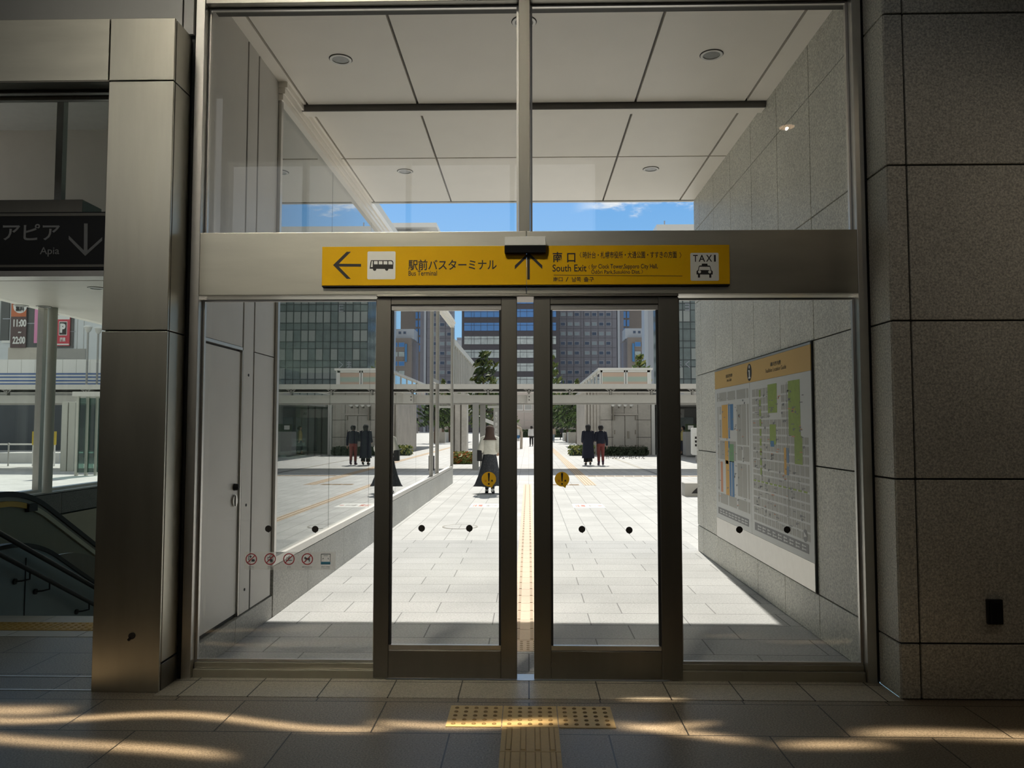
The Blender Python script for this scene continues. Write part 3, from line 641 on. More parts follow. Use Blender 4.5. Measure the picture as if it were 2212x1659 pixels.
write(b, '構内案内図', fm, -6.94, 2.14, -6.66, 2.178, 0, .0008, .012); write(b, 'Facilities Location Guide', fm, -7.08, 2.092, -6.52, 2.128, 0, .0008); b.build('header_lettering', M['ink'], t)
def q_from_px(px, py):   # measured point on the map plane -> (u, v)
    r = ray(px, py); k = 2.174 / r.x; return -r.y * k, EYE + r.z * k
def mapsheet(u0, u1, parent, sheet):
    W_, H_ = u1 - u0, 2.034 - .562
    def U(a): return u0 + a * W_
    def V(c): return .562 + c * H_
    def pat(b, a, c, e_, g, d=.0006): b.prism([(U(a), V(c)), (U(e_), V(c)), (U(e_), V(g)), (U(a), V(g))], fm, 0, d)
    rr = random.Random(5 + sheet)
    g = MB(); names = MB(); rednames = MB()
    if sheet == 1:
        cols = [.06, .10, .13, .36, .39, .64, .67, .76, .78, .88, .90, .94]
        for a, e_ in ((.07, .11), (.14, .37), (.40, .62), (.66, .90), (.92, .97)): pat(g, a, .90, e_, .965); pat(g, a, .125, e_, .20)
        for a, e_ in ((.08, .11), (.66, .78), (.79, .90), (.93, .97)): pat(g, a, .58, e_, .86); pat(g, a, .22, e_, .45)
        pat(g, .14, .46, .62, .60); pat(g, .66, .47, .78, .57); pat(g, .82, .47, .97, .57); pat(g, .08, .46, .12, .57); pat(g, .14, .80, .20, .86); pat(g, .14, .62, .20, .76)
        o_ = MB(); pat(o_, .22, .62, .40, .87, .0012); pat(o_, .30, .43, .40, .60, .0012); pat(o_, .32, .20, .42, .455, .0012)
        o_.mi = 1; pat(o_, .42, .62, .46, .87, .0012); pat(o_, .47, .68, .56, .87, .0012); pat(o_, .41, .55, .44, .60, .0013); pat(o_, .43, .20, .56, .455, .0012)
        o_.mi = 2; pat(o_, .43, .45, .56, .58, .0012); o_.mi = 3; pat(o_, .16, .21, .225, .44, .0012)
        o_.build('station_blocks', [M['maporange'], M['mapblue'], M['mapgreen2'], M['mapred']], parent)
        w = MB(); pat(w, .485, .205, .50, .45, .0016); pat(w, .455, .63, .468, .86, .0016); w.build('track_lines', M['mapwhite'], parent)
        ntx = 70
    else:
        x = .035; 
        ysb = [.095, .145, .195, .255, .30, .355, .40, .435, .50, .55, .605, .655, .70, .755, .80, .845, .895, .955]
        xs = [.045, .115, .185, .245, .305, .37, .435, .50, .565, .63, .70, .765, .83, .895, .96]
        for c, d_ in zip(ysb, ysb[1:]):
            for a, e_ in zip(xs, xs[1:]):
                if (a > .76 and c > .65) or (.36 < a < .56 and c > .75): continue
                m_ = (a + e_) / 2
                if rr.random() < .55: pat(g, a + .005, c + .005, m_ - .003, d_ - .006); pat(g, m_ + .003, c + .005, e_ - .006, d_ - .006)
                else: pat(g, a + .005, c + .005, e_ - .006, d_ - .006)
        k = MB(); pat(k, .345, .79, .50, .965, .0012); pat(k, .68, .655, .85, .965, .0012); pat(k, .76, .50, .87, .655, .0012); pat(k, .37, .60, .475, .72, .0012)
        for i in range(9): pat(k, .185, .40 + i * .062, .215, .445 + i * .062, .0012)
        for i in range(12): pat(k, .05 + i * .075, .352, .10 + i * .075, .362, .0012)
        k.mi = 1; pat(k, .60, .43, .635, .585, .0012); k.mi = 2; pat(k, .64, .50, .672, .585, .0012); pat(k, .64, .43, .67, .48, .0012); pat(k, .38, .585, .44, .62, .0013)
        k.build('park_blocks', [M['mapgreen'], M['maporange'], M['mapblue']], parent)
        w = MB(); pat(w, .652, .10, .660, .96, .0014); w.build('railway_line', M['mapgrey'], parent)
        n_ = MB(); n_.prism([(U(.885) + .045 * math.cos(i * math.pi / 16), V(.125) + .05 * math.sin(i * math.pi / 16)) for i in range(32)], fm, .0006, .0018); nb = n_.build('north_badge', M['maplegend'], parent)
        n_ = MB(); n_.prism([(U(.868), V(.115)), (U(.905), V(.123)), (U(.868), V(.145))], fm, .0018, .0024); n_.build('north_arrow', M['mapwhite'], nb)
        ntx = 150
    g.build('street_blocks', M['mapgrey'], parent)
    for i in range(ntx):
        a, c = rr.uniform(.06, .88), rr.uniform(.14 if sheet == 1 else .12, .93); w_ = rr.uniform(.012, .05)
        (rednames if rr.random() < .15 else names).prism([(U(a), V(c)), (U(a + w_), V(c)), (U(a + w_), V(c + .0045)), (U(a), V(c + .0045))], fm, .0012, .0018)
        if rr.random() < .35: names.prism([(U(a), V(c - .008)), (U(a + .02), V(c - .008)), (U(a + .02), V(c - .001)), (U(a), V(c - .001))], fm, .0012, .0018)
    names.build('place_names', M['maplegend'], parent); rednames.build('place_names', M['mapred'], parent)
    l_ = MB(); pat(l_, .06, .035, .93, .085, .0012); lg = l_.build('legend_strip', M['maplegend'], parent)
    l_ = MB()
    for i in range(9):
        for j in range(2):
            a = .12 + i * .09; pat(l_, a, .044 + j * .018, a + .018, .056 + j * .018, .0018); pat(l_, a + .022, .047 + j * .018, a + .022 + rr.uniform(.02, .05), .053 + j * .018, .0018)
    l_.build('legend_symbols', M['mapwhite'], lg)
mapsheet(-Y1, -7.606, sh, 1); mapsheet(-7.598, -Y0, sh2, 2)

# left wall: cladding with the service door
XP = -2.172
b = MB().box(XP - .1, XP, 4.985, 5.00, .19, CZ).box(XP - .1, XP, 5.0, 5.765, 2.205, CZ).box(XP - .1, XP, 5.792, 6.00, .19, CZ).box(XP - .1, XP, 6.026, 6.49, .19, 2.188).box(XP - .1, XP, 6.026, 6.49, 2.196, CZ)
b.mi = 1; b.box(XP - .15, XP - .02, 4.985, 6.49, .19, CZ)
struct('wall_passage_left', b, [M['panel_grey'], M['gasket']], 'grey metal cladding beside the service door', bevel=.002)
t = tag(MB().box(XP - .05, XP - .006, 5.018, 5.748, .215, 2.165).build('door_3', M['door_grey'], bevel=.004), 'grey flush service door left of the glass wall', kind='structure')
b = MB().box(XP - .03, XP + .008, 5.002, 5.014, .195, 2.2).box(XP - .03, XP + .008, 5.752, 5.764, .195, 2.2).box(XP - .03, XP + .008, 5.002, 5.764, 2.178, 2.2); b.build('door_frame', M['steel_light'], t)
for z in (.43, 1.18, 1.93):
    MB().box(XP - .008, XP + .010, 5.000, 5.026, z - .115, z + .115).build('hinge', M['steel_dark'], t, bevel=.004)
b = MB(); b.tube([(XP - .006, 5.67, 1.155), (XP + .02, 5.67, 1.155), (XP + .03, 5.67, 1.155)], [.026, .024, .014], 20); b.build('lock_cylinder', M['gasket'], t)
b = MB(); b.ring((-5.67, 1.055), lambda u, v, d: (XP - .006 + d, -u, v), .026, .044, 0, .012, 28); b.box(XP - .002, XP + .014, 5.662, 5.678, 1.015, 1.095); b.build('ring_handle', M['steel_light'], t)
for z in (.36, 1.0, 2.0): 
    b = MB(); b.tube([(XP, 5.9, z), (XP + .004, 5.9, z)], .011, 12); tag(b.build('panel_screw', M['gasket'], origin=(XP, 5.9, z)), {.36: 'lowest of three dark screws on the narrow panel beside the service door', 1.0: 'middle of three dark screws on the narrow panel beside the service door', 2.0: 'topmost of three dark screws on the narrow panel beside the service door'}[z], 'screw', 'screws on the narrow wall panel')
# plinths
b = MB(); slabs(b, [-6.51, -5.7, -4.985], [0, .185], lambda u, v, d: (-2.160 + d, -u, v), .1, .008)
slabs(b, [-21.9, -20.2, -18.6, -17, -15.4, -13.8, -12.2, -10.6, -9.0, -7.55, -6.515], [0, .425], lambda u, v, d: (XL - .005 + d, -u, v), .25, .006)
b.mi = 1; b.box(-2.3, -2.178, 4.985, 21.88, 0, .18)
struct('baseboard_left', b, [M['plinth'], M['joint']], 'granite plinth under the left glass wall')
# glass wall
b = MB().box(XL - .09, XL + .004, 6.50, GY1, .455, .50).box(XL - .06, XL - .004, 6.50, GY1, .43, .455)
b.box(XL - .09, XL + .004, GY0, GY0 + .05, .50, 4.44).box(XL - .09, XL + .004, GY1 - .07, GY1, .50, 4.44)
for y in (17.25, 18.35): b.box(XL - .09, XL + .006, y - .035, y + .035, .50, 4.44)
b.box(XL - .08, XL + .005, 17.285, 18.315, 2.62, 2.70)
struct('trim_17', b, M['steel_light'], 'aluminium frame of the left glass wall')
b = MB().box(XL - .09, XL + .018, 6.49, GY1, 4.44, 4.49).box(XL - .12, XL + .035, 6.49, GY1, 4.495, 4.545).box(XL - .14, XL + .055, 6.49, GY1, 4.55, 4.60)
b.box(XL - .14, XL + .03, 10.131, GY1, 4.60, 4.66)
struct('trim_18', b, M['canopy'], 'stepped head beam of the left glass wall')
for n, (a, c) in enumerate(((6.55, 8.40), (8.412, 10.5), (10.512, 12.6), (12.612, 14.9), (14.912, 17.215), (17.285, 18.315), (18.385, 21.83))):
    o = MB().box(XL - .045, XL - .035, a, c, .50, 4.44).build(f'window_{5 + n}', M['glass_tint']); tag(o, f'tinted pane of the left glass wall', kind='structure')
b = MB().box(XL + .006, XL + .03, 17.30, 17.33, .62, .95).box(XL + .006, XL + .03, 17.30, 17.33, 1.75, 1.95)
struct('trim_19', b, M['gasket'], 'dark lock plates on the left glass wall')

# ================================================================== ESCALATOR HALL SEEN THROUGH THE PORTAL
b = MB().box(-6.6, -2.31, 4.99, GY1, 4.79, 5.05); struct('ceiling_escalator', b, M['offwhite'], 'ceiling of the escalator hall')
b = MB().box(-6.5, -2.33, 8.0, GY1, 3.15, 3.20).box(-6.5, -2.33, 8.0, 8.06, 3.20, 4.79)
struct('ceiling_escalator_low', b, M['canopy'], 'lowered ceiling over the escalators')
b = MB().box(-4.35, -3.35, 6.95, 7.9, 4.782, 4.79); struct('trim_20', b, M['offwhite'], 'access hatch in the escalator hall ceiling')
t = thing('ceiling_sensor', 'small smoke detector behind the top of the portal', 'sensor', (-3.43, 5.5, 4.79))
b = MB(); b.tube([(-3.43, 5.5, 4.79), (-3.43, 5.5, 4.74), (-3.43, 5.5, 4.70)], [.07, .07, .03], 20); b.build('housing', M['steel_dark'], t)
for px, py, lab in ((45, 660, 'low ceiling downlight over the window at far left'), (95, 662, 'low ceiling downlight nearest the round window column'), (208, 622, 'low ceiling downlight beside the steel post')):
    x, y = G(px, py, 3.15); downlight(x, y, 3.15, .085, lab, 'downlights in the lowered ceiling')
# window side: granite ledge, panel, glazing
b = MB().box(-6.6, GX, 5.2, GY1, .735, .755); b.mi = 1; slabs(b, [-GY1, -16, -13.2, -10.15, -7.1, -5.2], [.45, .73], lambda u, v, d: (GX + d - .004, -u, v), .1, .01)
b.mi = 2; slabs(b, [-GY1, -15, -11.8, -8.55, -5.2], [-4, .44], lambda u, v, d: (GX + d, -u, v), .1, .012); b.mi = 3; b.box(-6.6, GX - .05, 5.2, GY1, -4, .73)
M['ledge'] = mat('ledge_grey', (.40, .41, .40), .35, 0, (6, .08)); M['darkgranite'] = granite('dark_granite', (.15, .15, .14), 90, .4, .5); M['oliveblock'] = mat('stairwell_panel', (.36, .34, .26), .55, 0, (3, .05))
struct('wall_window_side', b, [M['ledge'], M['darkgranite'], M['oliveblock'], M['joint']], 'low wall with granite ledge under the far left windows')
b = MB().box(-6.42, -6.34, 9.855, 9.945, .755, 3.15)
for y in (6.6, 12.9, 16.2, 19.5): b.box(-6.42, -6.34, y - .06, y + .06, .755, 3.15)
b.box(-6.44, -6.32, 5.2, GY1, .755, .79)
struct('trim_21', b, M['steel_light'], 'window mullions over the granite ledge')
o = MB().box(-6.385, -6.375, 5.2, GY1, .79, 3.15).build('window_12', M['glass_thin']); tag(o, 'long window over the granite ledge', kind='structure')
b = MB(); b.cyl((-6.2, 9.82, .755), (-6.2, 9.82, 3.15), .058, n=32); M['column'] = mat('column_grey_paint', (.50, .50, .44), .45, 0, (8, .04))
tag(b.build('round_column', M['column'], origin=(-6.2, 9.82, .755)), 'round grey column standing on the granite window ledge', 'column')
# well floor and end wall
M['landing'] = mat('landing_tile', (.52, .51, .47), .6, 0, (20, .06))
b = MB().box(-6.2, -2.2, 6.52, GY1, -5.2, -5.0).box(-6.2, -2.33, GY1, GY1 + .2, -5, .7).box(-2.33, -2.31, 6.52, GY1, -5, .0); struct('wall_stairwell', b, M['oliveblock'], 'walls of the escalator well')
b = MB(); slabs(b, [-6.2 + .55 * i for i in range(8)], [5.88, 6.05], lambda u, v, d: (u, v, .003 + d), .003, .006); slabs(b, [-6.2 + .55 * i for i in range(8)], [6.30, 6.52], lambda u, v, d: (u, v, .003 + d), .003, .006)
struct('trim_22', b, M['landing'], 'white tile bands along the top of the stairs')
M['tact_dark'] = mat('tactile_ochre', (.50, .30, .05), .6, 0, (30, .1))
for i in (3, 4, 5):
    x0 = -5.7 + .38 * i; x1 = x0 + .372
    t = thing('tactile_tile', {3: 'ochre studded tile at the stair top, cut by the left picture edge', 4: 'ochre studded tile at the stair top, middle of the three', 5: 'ochre studded tile at the stair top beside the steel post'}[i], 'tactile tile', ((x0 + x1) / 2, 6.175, 0), 'ochre tactile tiles at the stair top')
    if t:
        MB().box(x0, x1, 6.055, 6.295, 0, .006).build('tile_base', M['tact_dark'], t); studs(t, M['tact_dark'], x0 + .01, x1 - .01, 6.06, 6.29, .006, 6, 4, .013, .005)
# stairs
b = MB()
for i in range(16): b.box(-4.45, -2.33, 6.54 + .30 * i, 6.85 + .30 * i, -.15 * (i + 1) - .15, -.15 * (i + 1))
struct('trim_23', b, M['landing'], 'stairs going down beside the escalator')
# near balustrade with its handrail
M['bal'] = mat('blue_grey_balustrade', (.30, .35, .37), .4, .5, (3, .05)); M['rubber'] = mat('black_rubber', (.012, .012, .013), .4, 0, (30, .1))
def esc_path(x, y0, z0, yb, slope, y1, n=10):   # level run that bends into the slope
    pts = [(x, y0, z0)]; r = 1.5
    for i in range(n + 1):
        a = slope * i / n; pts.append((x, yb + r * math.sin(a), z0 - r * (1 - math.cos(a))))
    e_ = pts[-1]; L = y1 - e_[1]; pts.append((x, y1, e_[2] - L * math.tan(slope))); return pts
def wallstrip(b, path, x0, x1, drop0, drop1):
    for p, q_ in zip(path, path[1:]):
        b.hexa([(x0, p[1], p[2] - drop1), (x1, p[1], p[2] - drop1), (x1, q_[1], q_[2] - drop1), (x0, q_[1], q_[2] - drop1), (x0, p[1], p[2] - drop0), (x1, p[1], p[2] - drop0), (x1, q_[1], q_[2] - drop0), (x0, q_[1], q_[2] - drop0)])
t = thing('stair_balustrade', 'blue grey metal balustrade beside the stairs going down', 'balustrade', (-4.56, 6.6, -.4))
pth = esc_path(-4.5, 6.54, .56, 6.62, R(30), 12)
b = MB(); wallstrip(b, pth, -4.60, -4.54, .02, 1.7); b.build('cladding', M['bal'], t)
b = MB(); wallstrip(b, pth, -4.615, -4.525, -.02, .018); b.build('coping', M['rubber'], t)
MB().box(-4.541, -4.534, 6.915, 6.92, -1.4, .42).build('panel_seam', M['gasket'], t)
t = thing('stair_handrail', 'dark double handrail on brackets along the blue grey balustrade', 'handrail', (-4.47, 6.6, .2))
sl = math.tan(R(27.2))
for k, (za, r_) in enumerate(((.66, .022), (.487, .020))):
    b = MB(); b.tube([(-4.44, 5.7, za + (6.51 - 5.7) * sl), (-4.44, 12.5, za - (12.5 - 6.51) * sl)], r_, 12); b.build('rail', M['rubber'], t)
for y in (6.83, 7.12, 7.78, 8.6, 9.4):
    z = .487 - (y - 6.51) * sl
    b = MB(); b.tube([(-4.44, y, z), (-4.44, y, z - .075), (-4.49, y - .03, z - .085), (-4.535, y - .06, z - .085)], .008, 8); b.tube([(-4.54, y - .06, z - .085), (-4.525, y - .06, z - .085)], .026, 14); b.build('bracket', M['rubber'], t)
# escalator
t = thing('escalator', 'escalator going down with black handrail and yellow skirt light', 'escalator', (-5.3, 8.0, 0))
M['yellow_light'] = mat('yellow_balustrade_strip', (.70, .42, .08), .4, 0, (10, .05)); M['pale_strip'] = mat('pale_balustrade_strip', (.55, .52, .40), .4, 0, (10, .05)); M['esc_panel'] = mat('escalator_inner_panel', (.27, .26, .20), .45, .1, (3, .05))
pth = esc_path(-5.3, 6.2, .95, 7.62, R(30), 15)
def shift(p, dz): return [(a, b_, c_ + dz) for a, b_, c_ in p]
b = MB(); wallstrip(b, pth, -5.35, -5.26, 0, .055); b.build('handrail', M['rubber'], t)
b = MB(); wallstrip(b, pth, -5.33, -5.275, .055, .095); b.build('handrail_guide', M['steel_dark'], t)
i0 = 7
b = MB(); wallstrip(b, pth[:i0], -5.32, -5.262, .10, .155); b.build('lit_strip', M['yellow_light'], t)
b = MB(); wallstrip(b, pth[i0:], -5.32, -5.262, .10, .155); o = b.build('lit_strip', M['pale_strip'], t); o['label'] = 'pale sloping part of the strip'
b = MB(); wallstrip(b, pth, -5.325, -5.285, .16, 1.15); b.build('balustrade_panel', M['esc_panel'], t)
e_ = pth[i0]; b = MB().box(-5.30, -5.24, e_[1] - .07, e_[1] + .07, e_[2] - .17, e_[2] - .09); b.build('strip_joint', M['rubber'], t)
b = MB(); wallstrip(b, pth, -5.28, -4.66, .98, 1.4); b.build('steps', M['steel_dark'], t)
b = MB(); wallstrip(b, pth, -4.70, -4.66, .62, 1.15); b.build('near_skirt', M['steel_dark'], t)
# hanging black sign
HY = 6.0; fh = front(HY)
x1, z1 = P(232, 457, HY); _, z0 = P(100, 584, HY)
t = thing('hanging_sign', 'black hanging sign with white katakana and a down arrow', 'sign', (-3.9, HY, z0))
MB().box(-5.2, x1, HY, HY + .16, z0, z1).build('cabinet', M['black'], t, bevel=.004)
bx1, bz1 = P(175, 429, HY); MB().box(-5.0, bx1, HY + .02, HY + .30, z1, bz1).build('mounting_box', M['steel_dark'], t, bevel=.004)
MB().box(-5.2, x1, HY - .004, HY + .16, z0 - .05, z0 - .004).build('bottom_rail', M['steel_light'], t)
MB().box(-5.2, x1, HY - .006, HY, z1 - .035, z1 - .012).box(-5.2, x1, HY - .006, HY, z0 + .025, z0 + .045).build('frame_lines', M['steel_dark'], t)
px_, _ = P(120, 300, HY); MB().box(px_ - .028, px_ + .028, HY + .05, HY + .11, bz1, 4.79).build('hanger_pole', M['offwhite'], t)
M['pictwhite'] = mat('sign_lettering_white', (.62, .62, .60), .5)
def hb(pts): return [P(x, y, HY) for x, y in pts]
b = MB()
def hw(s, x0, y0, x1, y1, bold=0.): 
    a, d_ = P(x0, y0, HY); c, e2 = P(x1, y1, HY); write(b, s, fh, a, e2, c, d_, 0, .003, bold)
hw('ア', 7, 487, 43, 519, .012); hw('ピ', 52, 484, 86, 519, .012); hw('ア', 93, 487, 129, 519, .012); hw('Apia', 87, 534, 128, 554, .004); b.build('lettering', M['pictwhite'], t)
b = MB(); b.prism(hb([(182, 483), (190, 483), (189.5, 541), (221, 512.5), (221, 520), (184.5, 553), (149, 517), (149, 509), (181.5, 541)]), fh, 0, .003); b.build('down_arrow', M['pictwhite'], t)

# ================================================================== PLAZA
b = MB().box(-2.235, 2.21, 4.99, 10.95, -.3, 0)
struct('trim_24', b, M['paving'], 'grey granite paving slabs just outside the doors')
b = MB().box(-2.235, 90, 10.95, 420, -.3, 0).box(2.21, 80, 10.1, 10.95, -.3, 0).box(-6.6, -2.235, GY1 + .2, 420, -.3, 0).box(-130, -6.6, 5.2, 420, -.3, 0)
o = struct('plaza_ground', b, M['paving2'], 'pale granite paving of the station plaza')
# cream tactile strips
M['tact_bar'] = mat('tactile_bar_edge', (.48, .36, .24), .7)
def strip(name, lab, x0, x1, y0, y1, bars, along='y', step=.3):
    t = thing(name, lab, 'tactile paving', ((x0 + x1) / 2, y0, 0))
    b = MB(); n = max(1, int((y1 - y0) / step)) if along == 'y' else max(1, int((x1 - x0) / step))
    for i in range(n):
        if along == 'y': b.box(x0, x1, y0 + i * step + .003, y0 + (i + 1) * step - .003, 0, .004)
        else: b.box(x0 + i * step + .003, x0 + (i + 1) * step - .003, y0, y1, 0, .004)
    b.build('tiles', M['tact_out'], t)
    b = MB(); hw_ = .012
    for i in range(n):
        for k in range(bars):
            f_ = (k + .5) / bars
            if along == 'y': c = x0 + (x1 - x0) * f_; b.box(c - hw_, c + hw_, y0 + i * step + .02, y0 + (i + 1) * step - .02, .004, .009)
            else: c = y0 + (y1 - y0) * f_; b.box(x0 + i * step + .02, x0 + (i + 1) * step - .02, c - hw_, c + hw_, .004, .009)
    tag(b.build('ribs', M['tact_bar'], t), kind='stuff')
strip('tactile_strip', 'narrow cream tactile strip running straight out from between the doors', -.135, .075, 5.86, 21.6, 2)
strip('tactile_strip', 'cream tactile strip leading across the plaza past the couple', 1.52, 1.86, 21.2, 78, 4)
strip('tactile_strip', 'short cream tactile strip crossing left to right before the canopy shadow', .5, 1.5, 21.2, 21.5, 4, 'x')
strip('tactile_strip', 'cream tactile strip running to the right before the canopy shadow', 1.9, 14, 25.0, 25.3, 4, 'x')
t = thing('tactile_tile', 'pale studded tactile tile just outside the gap between the doors', 'tactile tile', (-.03, 5.72, 0))
MB().box(-.135, .075, 5.58, 5.85, 0, .004).build('tile_base', M['tact_out'], t)
studs(t, M['tact_bar'], -.125, .065, 5.59, 5.84, .004, 4, 5, .012, .005)
M['notice_white'] = mat('floor_notice_white', (.80, .79, .76), .6); M['notice_red'] = mat('floor_notice_red', (.62, .16, .10), .6); M['notice_grey'] = mat('floor_notice_grey', (.40, .38, .36), .6)
for x0, x1, lab in ((-1.19, -.48, 'white floor notice on the paving in front of the walking woman'), (.89, 1.52, 'white floor notice on the paving seen through the right door leaf')):
    t = thing('floor_notice', lab, 'floor sticker', ((x0 + x1) / 2, 15.7, 0), 'white notices on the plaza paving')
    MB().box(x0, x1, 15.32, 16.1, 0, .002).build('sheet', M['notice_white'], t)
    gz = lambda u, v, d: (u, v, .002 + d)
    b = MB(); write(b, '注意', gz, x0 + .05, 15.5, x0 + .26, 15.9, 0, .001, .02); b.prism(circ((x1 - .08, 15.7), .05, 16), gz, 0, .001); b.mi = 1; write(b, '通行中', gz, x0 + .32, 15.55, x1 - .16, 15.85, 0, .001, .02)
    b.build('lettering', [M['notice_red'], M['notice_grey']], t)
b = MB(); b.ring((-1.1, 12.4), ground(0), .0, .255, 0, .004, 40); b.mi = 1; b.ring((-1.1, 12.4), ground(0), .255, .285, 0, .005, 40)
tag(b.build('manhole_cover', [M['paving2'], M['steel_dark']], origin=(-1.1, 12.4, 0)), 'round manhole cover in the paving behind the left door leaf', 'manhole')
b = MB().box(4.28, 4.40, 26.0, 39.6, 0, .004); tag(b.build('shadow_strip', M['steel_dark'], origin=(4.34, 33, 0)), 'long dark painted shadow line crossing the sunny paving beyond the couple', 'painted shadow')  # thin cast shadow drawn as a dark strip on the paving
M['bollard'] = mat('floodlight_box', (.42, .40, .36), .5)
b = MB().box(3.60, 4.05, 17.9, 18.3, 0, .30); b.mi = 1; b.prism([(3.75, .07), (3.95, .07), (3.95, .14), (3.88, .20), (3.80, .13)], front(17.9), 0, .01)
tag(b.build('ground_lamp_box', [M['bollard'], M['ink']], origin=(3.8, 18.1, 0), bevel=.01), 'small grey box on the paving just past the end of the granite wall', 'box')

# covered walkway crossing the plaza
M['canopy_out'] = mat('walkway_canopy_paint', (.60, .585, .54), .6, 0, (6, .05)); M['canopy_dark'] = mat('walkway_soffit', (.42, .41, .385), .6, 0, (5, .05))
t = thing('walkway_canopy', 'long flat pale roof of the covered walkway crossing the plaza', 'canopy', (0, 30, 0))
CX0, CX1 = -30, 26
b = MB().box(CX0, CX1, 28.2, 32.0, 3.02, 3.16).box(CX0, CX1, 28.15, 28.30, 2.99, 3.17); b.build('roof_slab', M['canopy_out'], t)
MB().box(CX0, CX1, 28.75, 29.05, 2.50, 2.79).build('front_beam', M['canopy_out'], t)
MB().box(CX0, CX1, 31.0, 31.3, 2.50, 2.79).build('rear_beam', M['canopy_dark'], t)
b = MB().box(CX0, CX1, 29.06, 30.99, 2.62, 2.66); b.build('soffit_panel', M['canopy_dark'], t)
for i in range(33):
    x = -26 + 1.53 * i
    if x > 25: break
    b = MB().box(x - .03, x + .03, 28.80, 28.98, 2.79, 3.02); b.box(x - .18, x + .18, 28.80, 28.98, 2.985, 3.02); b.bar((x - .15, 28.85, 3.0), (x, 28.85, 2.86), .05, .03); b.bar((x + .15, 28.85, 3.0), (x, 28.85, 2.86), .05, .03); b.build('strut', M['canopy_dark'], t)
b = MB().box(-.05, .33, 28.60, 28.76, 2.48, 2.82); b.mi = 1
for z in (2.6, 2.72): b.cyl((.02, 28.58, z), (.02, 28.61, z), .02, n=10)
b.build('beam_joint', [M['canopy_out'], M['gasket']], t)
M['postgrey'] = mat('walkway_post_grey', (.36, .355, .335), .55, 0, (5, .05))
def post(x, y, w, lab, zt=2.495):
    b = MB().box(x - w / 2, x + w / 2, y - .14, y + .14, 0, zt); tag(b.build('walkway_post', M['postgrey'], origin=(x, y, 0), bevel=.01), lab, 'post', 'posts of the covered walkway')
post(-1.99, 28.9, .225, 'front grey post of the walkway just left of the woman'); post(-1.86, 31.15, .21, 'rear grey post of the walkway, directly left of the woman')
t = thing('tube_light', 'small white light tube under the walkway roof near the woman', 'light', (-1.1, 30.2, 2.4))
MB().box(-1.62, -.72, 30.1, 30.22, 2.34, 2.44).build('tube', M['white'], t, bevel=.02); MB().box(-1.25, -1.15, 30.13, 30.19, 2.44, 2.618).build('bracket', M['postgrey'], t)

# low concrete building with fluted corner and double doors
M['concrete'] = granite('pale_concrete', (.50, .475, .43), 6, .08, .85); M['concrete_flute'] = granite('fluted_concrete', (.52, .49, .445), 6, .09, .85)
t = thing('service_building', 'low pale concrete building with double doors behind the couple', 'building', (5.2, 45, 0))
BX0, _ = P(1296, 900, 44.5); BX1, _ = P(1406, 900, 44.5)
b = MB(); zs = [0, 1.0, 2.0, 2.9, 3.6]; us = [BX0 + (BX1 - BX0) * f_ for f_ in (0, .235, .48, .745, 1)]
slabs(b, us, zs, front(44.5), .06, .025); b.mi = 1; b.box(BX0, BX1, 44.54, 52, 0, 3.6); b.build('wall', [M['concrete'], M['joint']], t)
FX0, _ = P(1262, 900, 44.5)
b = MB(); n = 5
for i in range(n):
    a = FX0 + (BX0 - FX0) * i / n; c = FX0 + (BX0 - FX0) * (i + 1) / n
    b.box(a + .02, c - .07, 44.35 + .02 * i, 52, 0, 3.6); b.box(c - .07, c + .02, 44.5, 52, 0, 3.6)
b.build('fluted_corner', M['concrete_flute'], t)
MB().box(FX0 - .1, BX1 + .2, 44.2, 66, 3.601, 3.74).build('roof_slab', M['canopy_out'], t)
M['concrete_door'] = mat('concrete_door_paint', (.46, .44, .40), .7, 0, (6, .05))
for x0_, x1_ in ((1325, 1349.5), (1350.5, 1375)):
    a, zt = P(x0_, 898, 44.46); c, zb = P(x1_, 988, 44.46)
    d_ = MB().box(a, c, 44.42, 44.5, .12, zt).build('door', M['concrete_door'], t, bevel=.01)
    s_ = a + .06 if x0_ < 1340 else c - .06
    for z in (.45, 1.3, 2.1): MB().box(s_ - .03, s_ + .03, 44.39, 44.42, z - .12, z + .12).build('hinge', M['steel_dark'], d_)
    if x0_ > 1340: MB().box(a + .1, a + .2, 44.37, 44.42, .95, 1.35).build('handle', M['steel_dark'], d_)
a, zt = P(1322, 896, 44.4); c, _ = P(1378, 896, 44.4); MB().box(a, c, 44.36, 44.5, zt - .02, zt + .06).build('door_lintel', M['concrete_flute'], t)
for i, px in enumerate((1324, 1337.5, 1350, 1363)):
    x, z = P(px, 874, 44.2); b = MB(); b.ball((x, 44.02, z), .12, .12, .13, 12, 8); b.mi = 1; b.box(x - .03, x + .03, 44.02, 44.44, z - .9 if i == 0 else z - .2, z - .1)
    tag(b.build('globe_lamp', [M['white'], M['steel_dark']], origin=(x, 44.1, z)), ['first', 'second', 'third', 'fourth'][i] + ' small globe lamp from the left above the concrete double doors', 'lamp', 'globe lamps above the double doors')
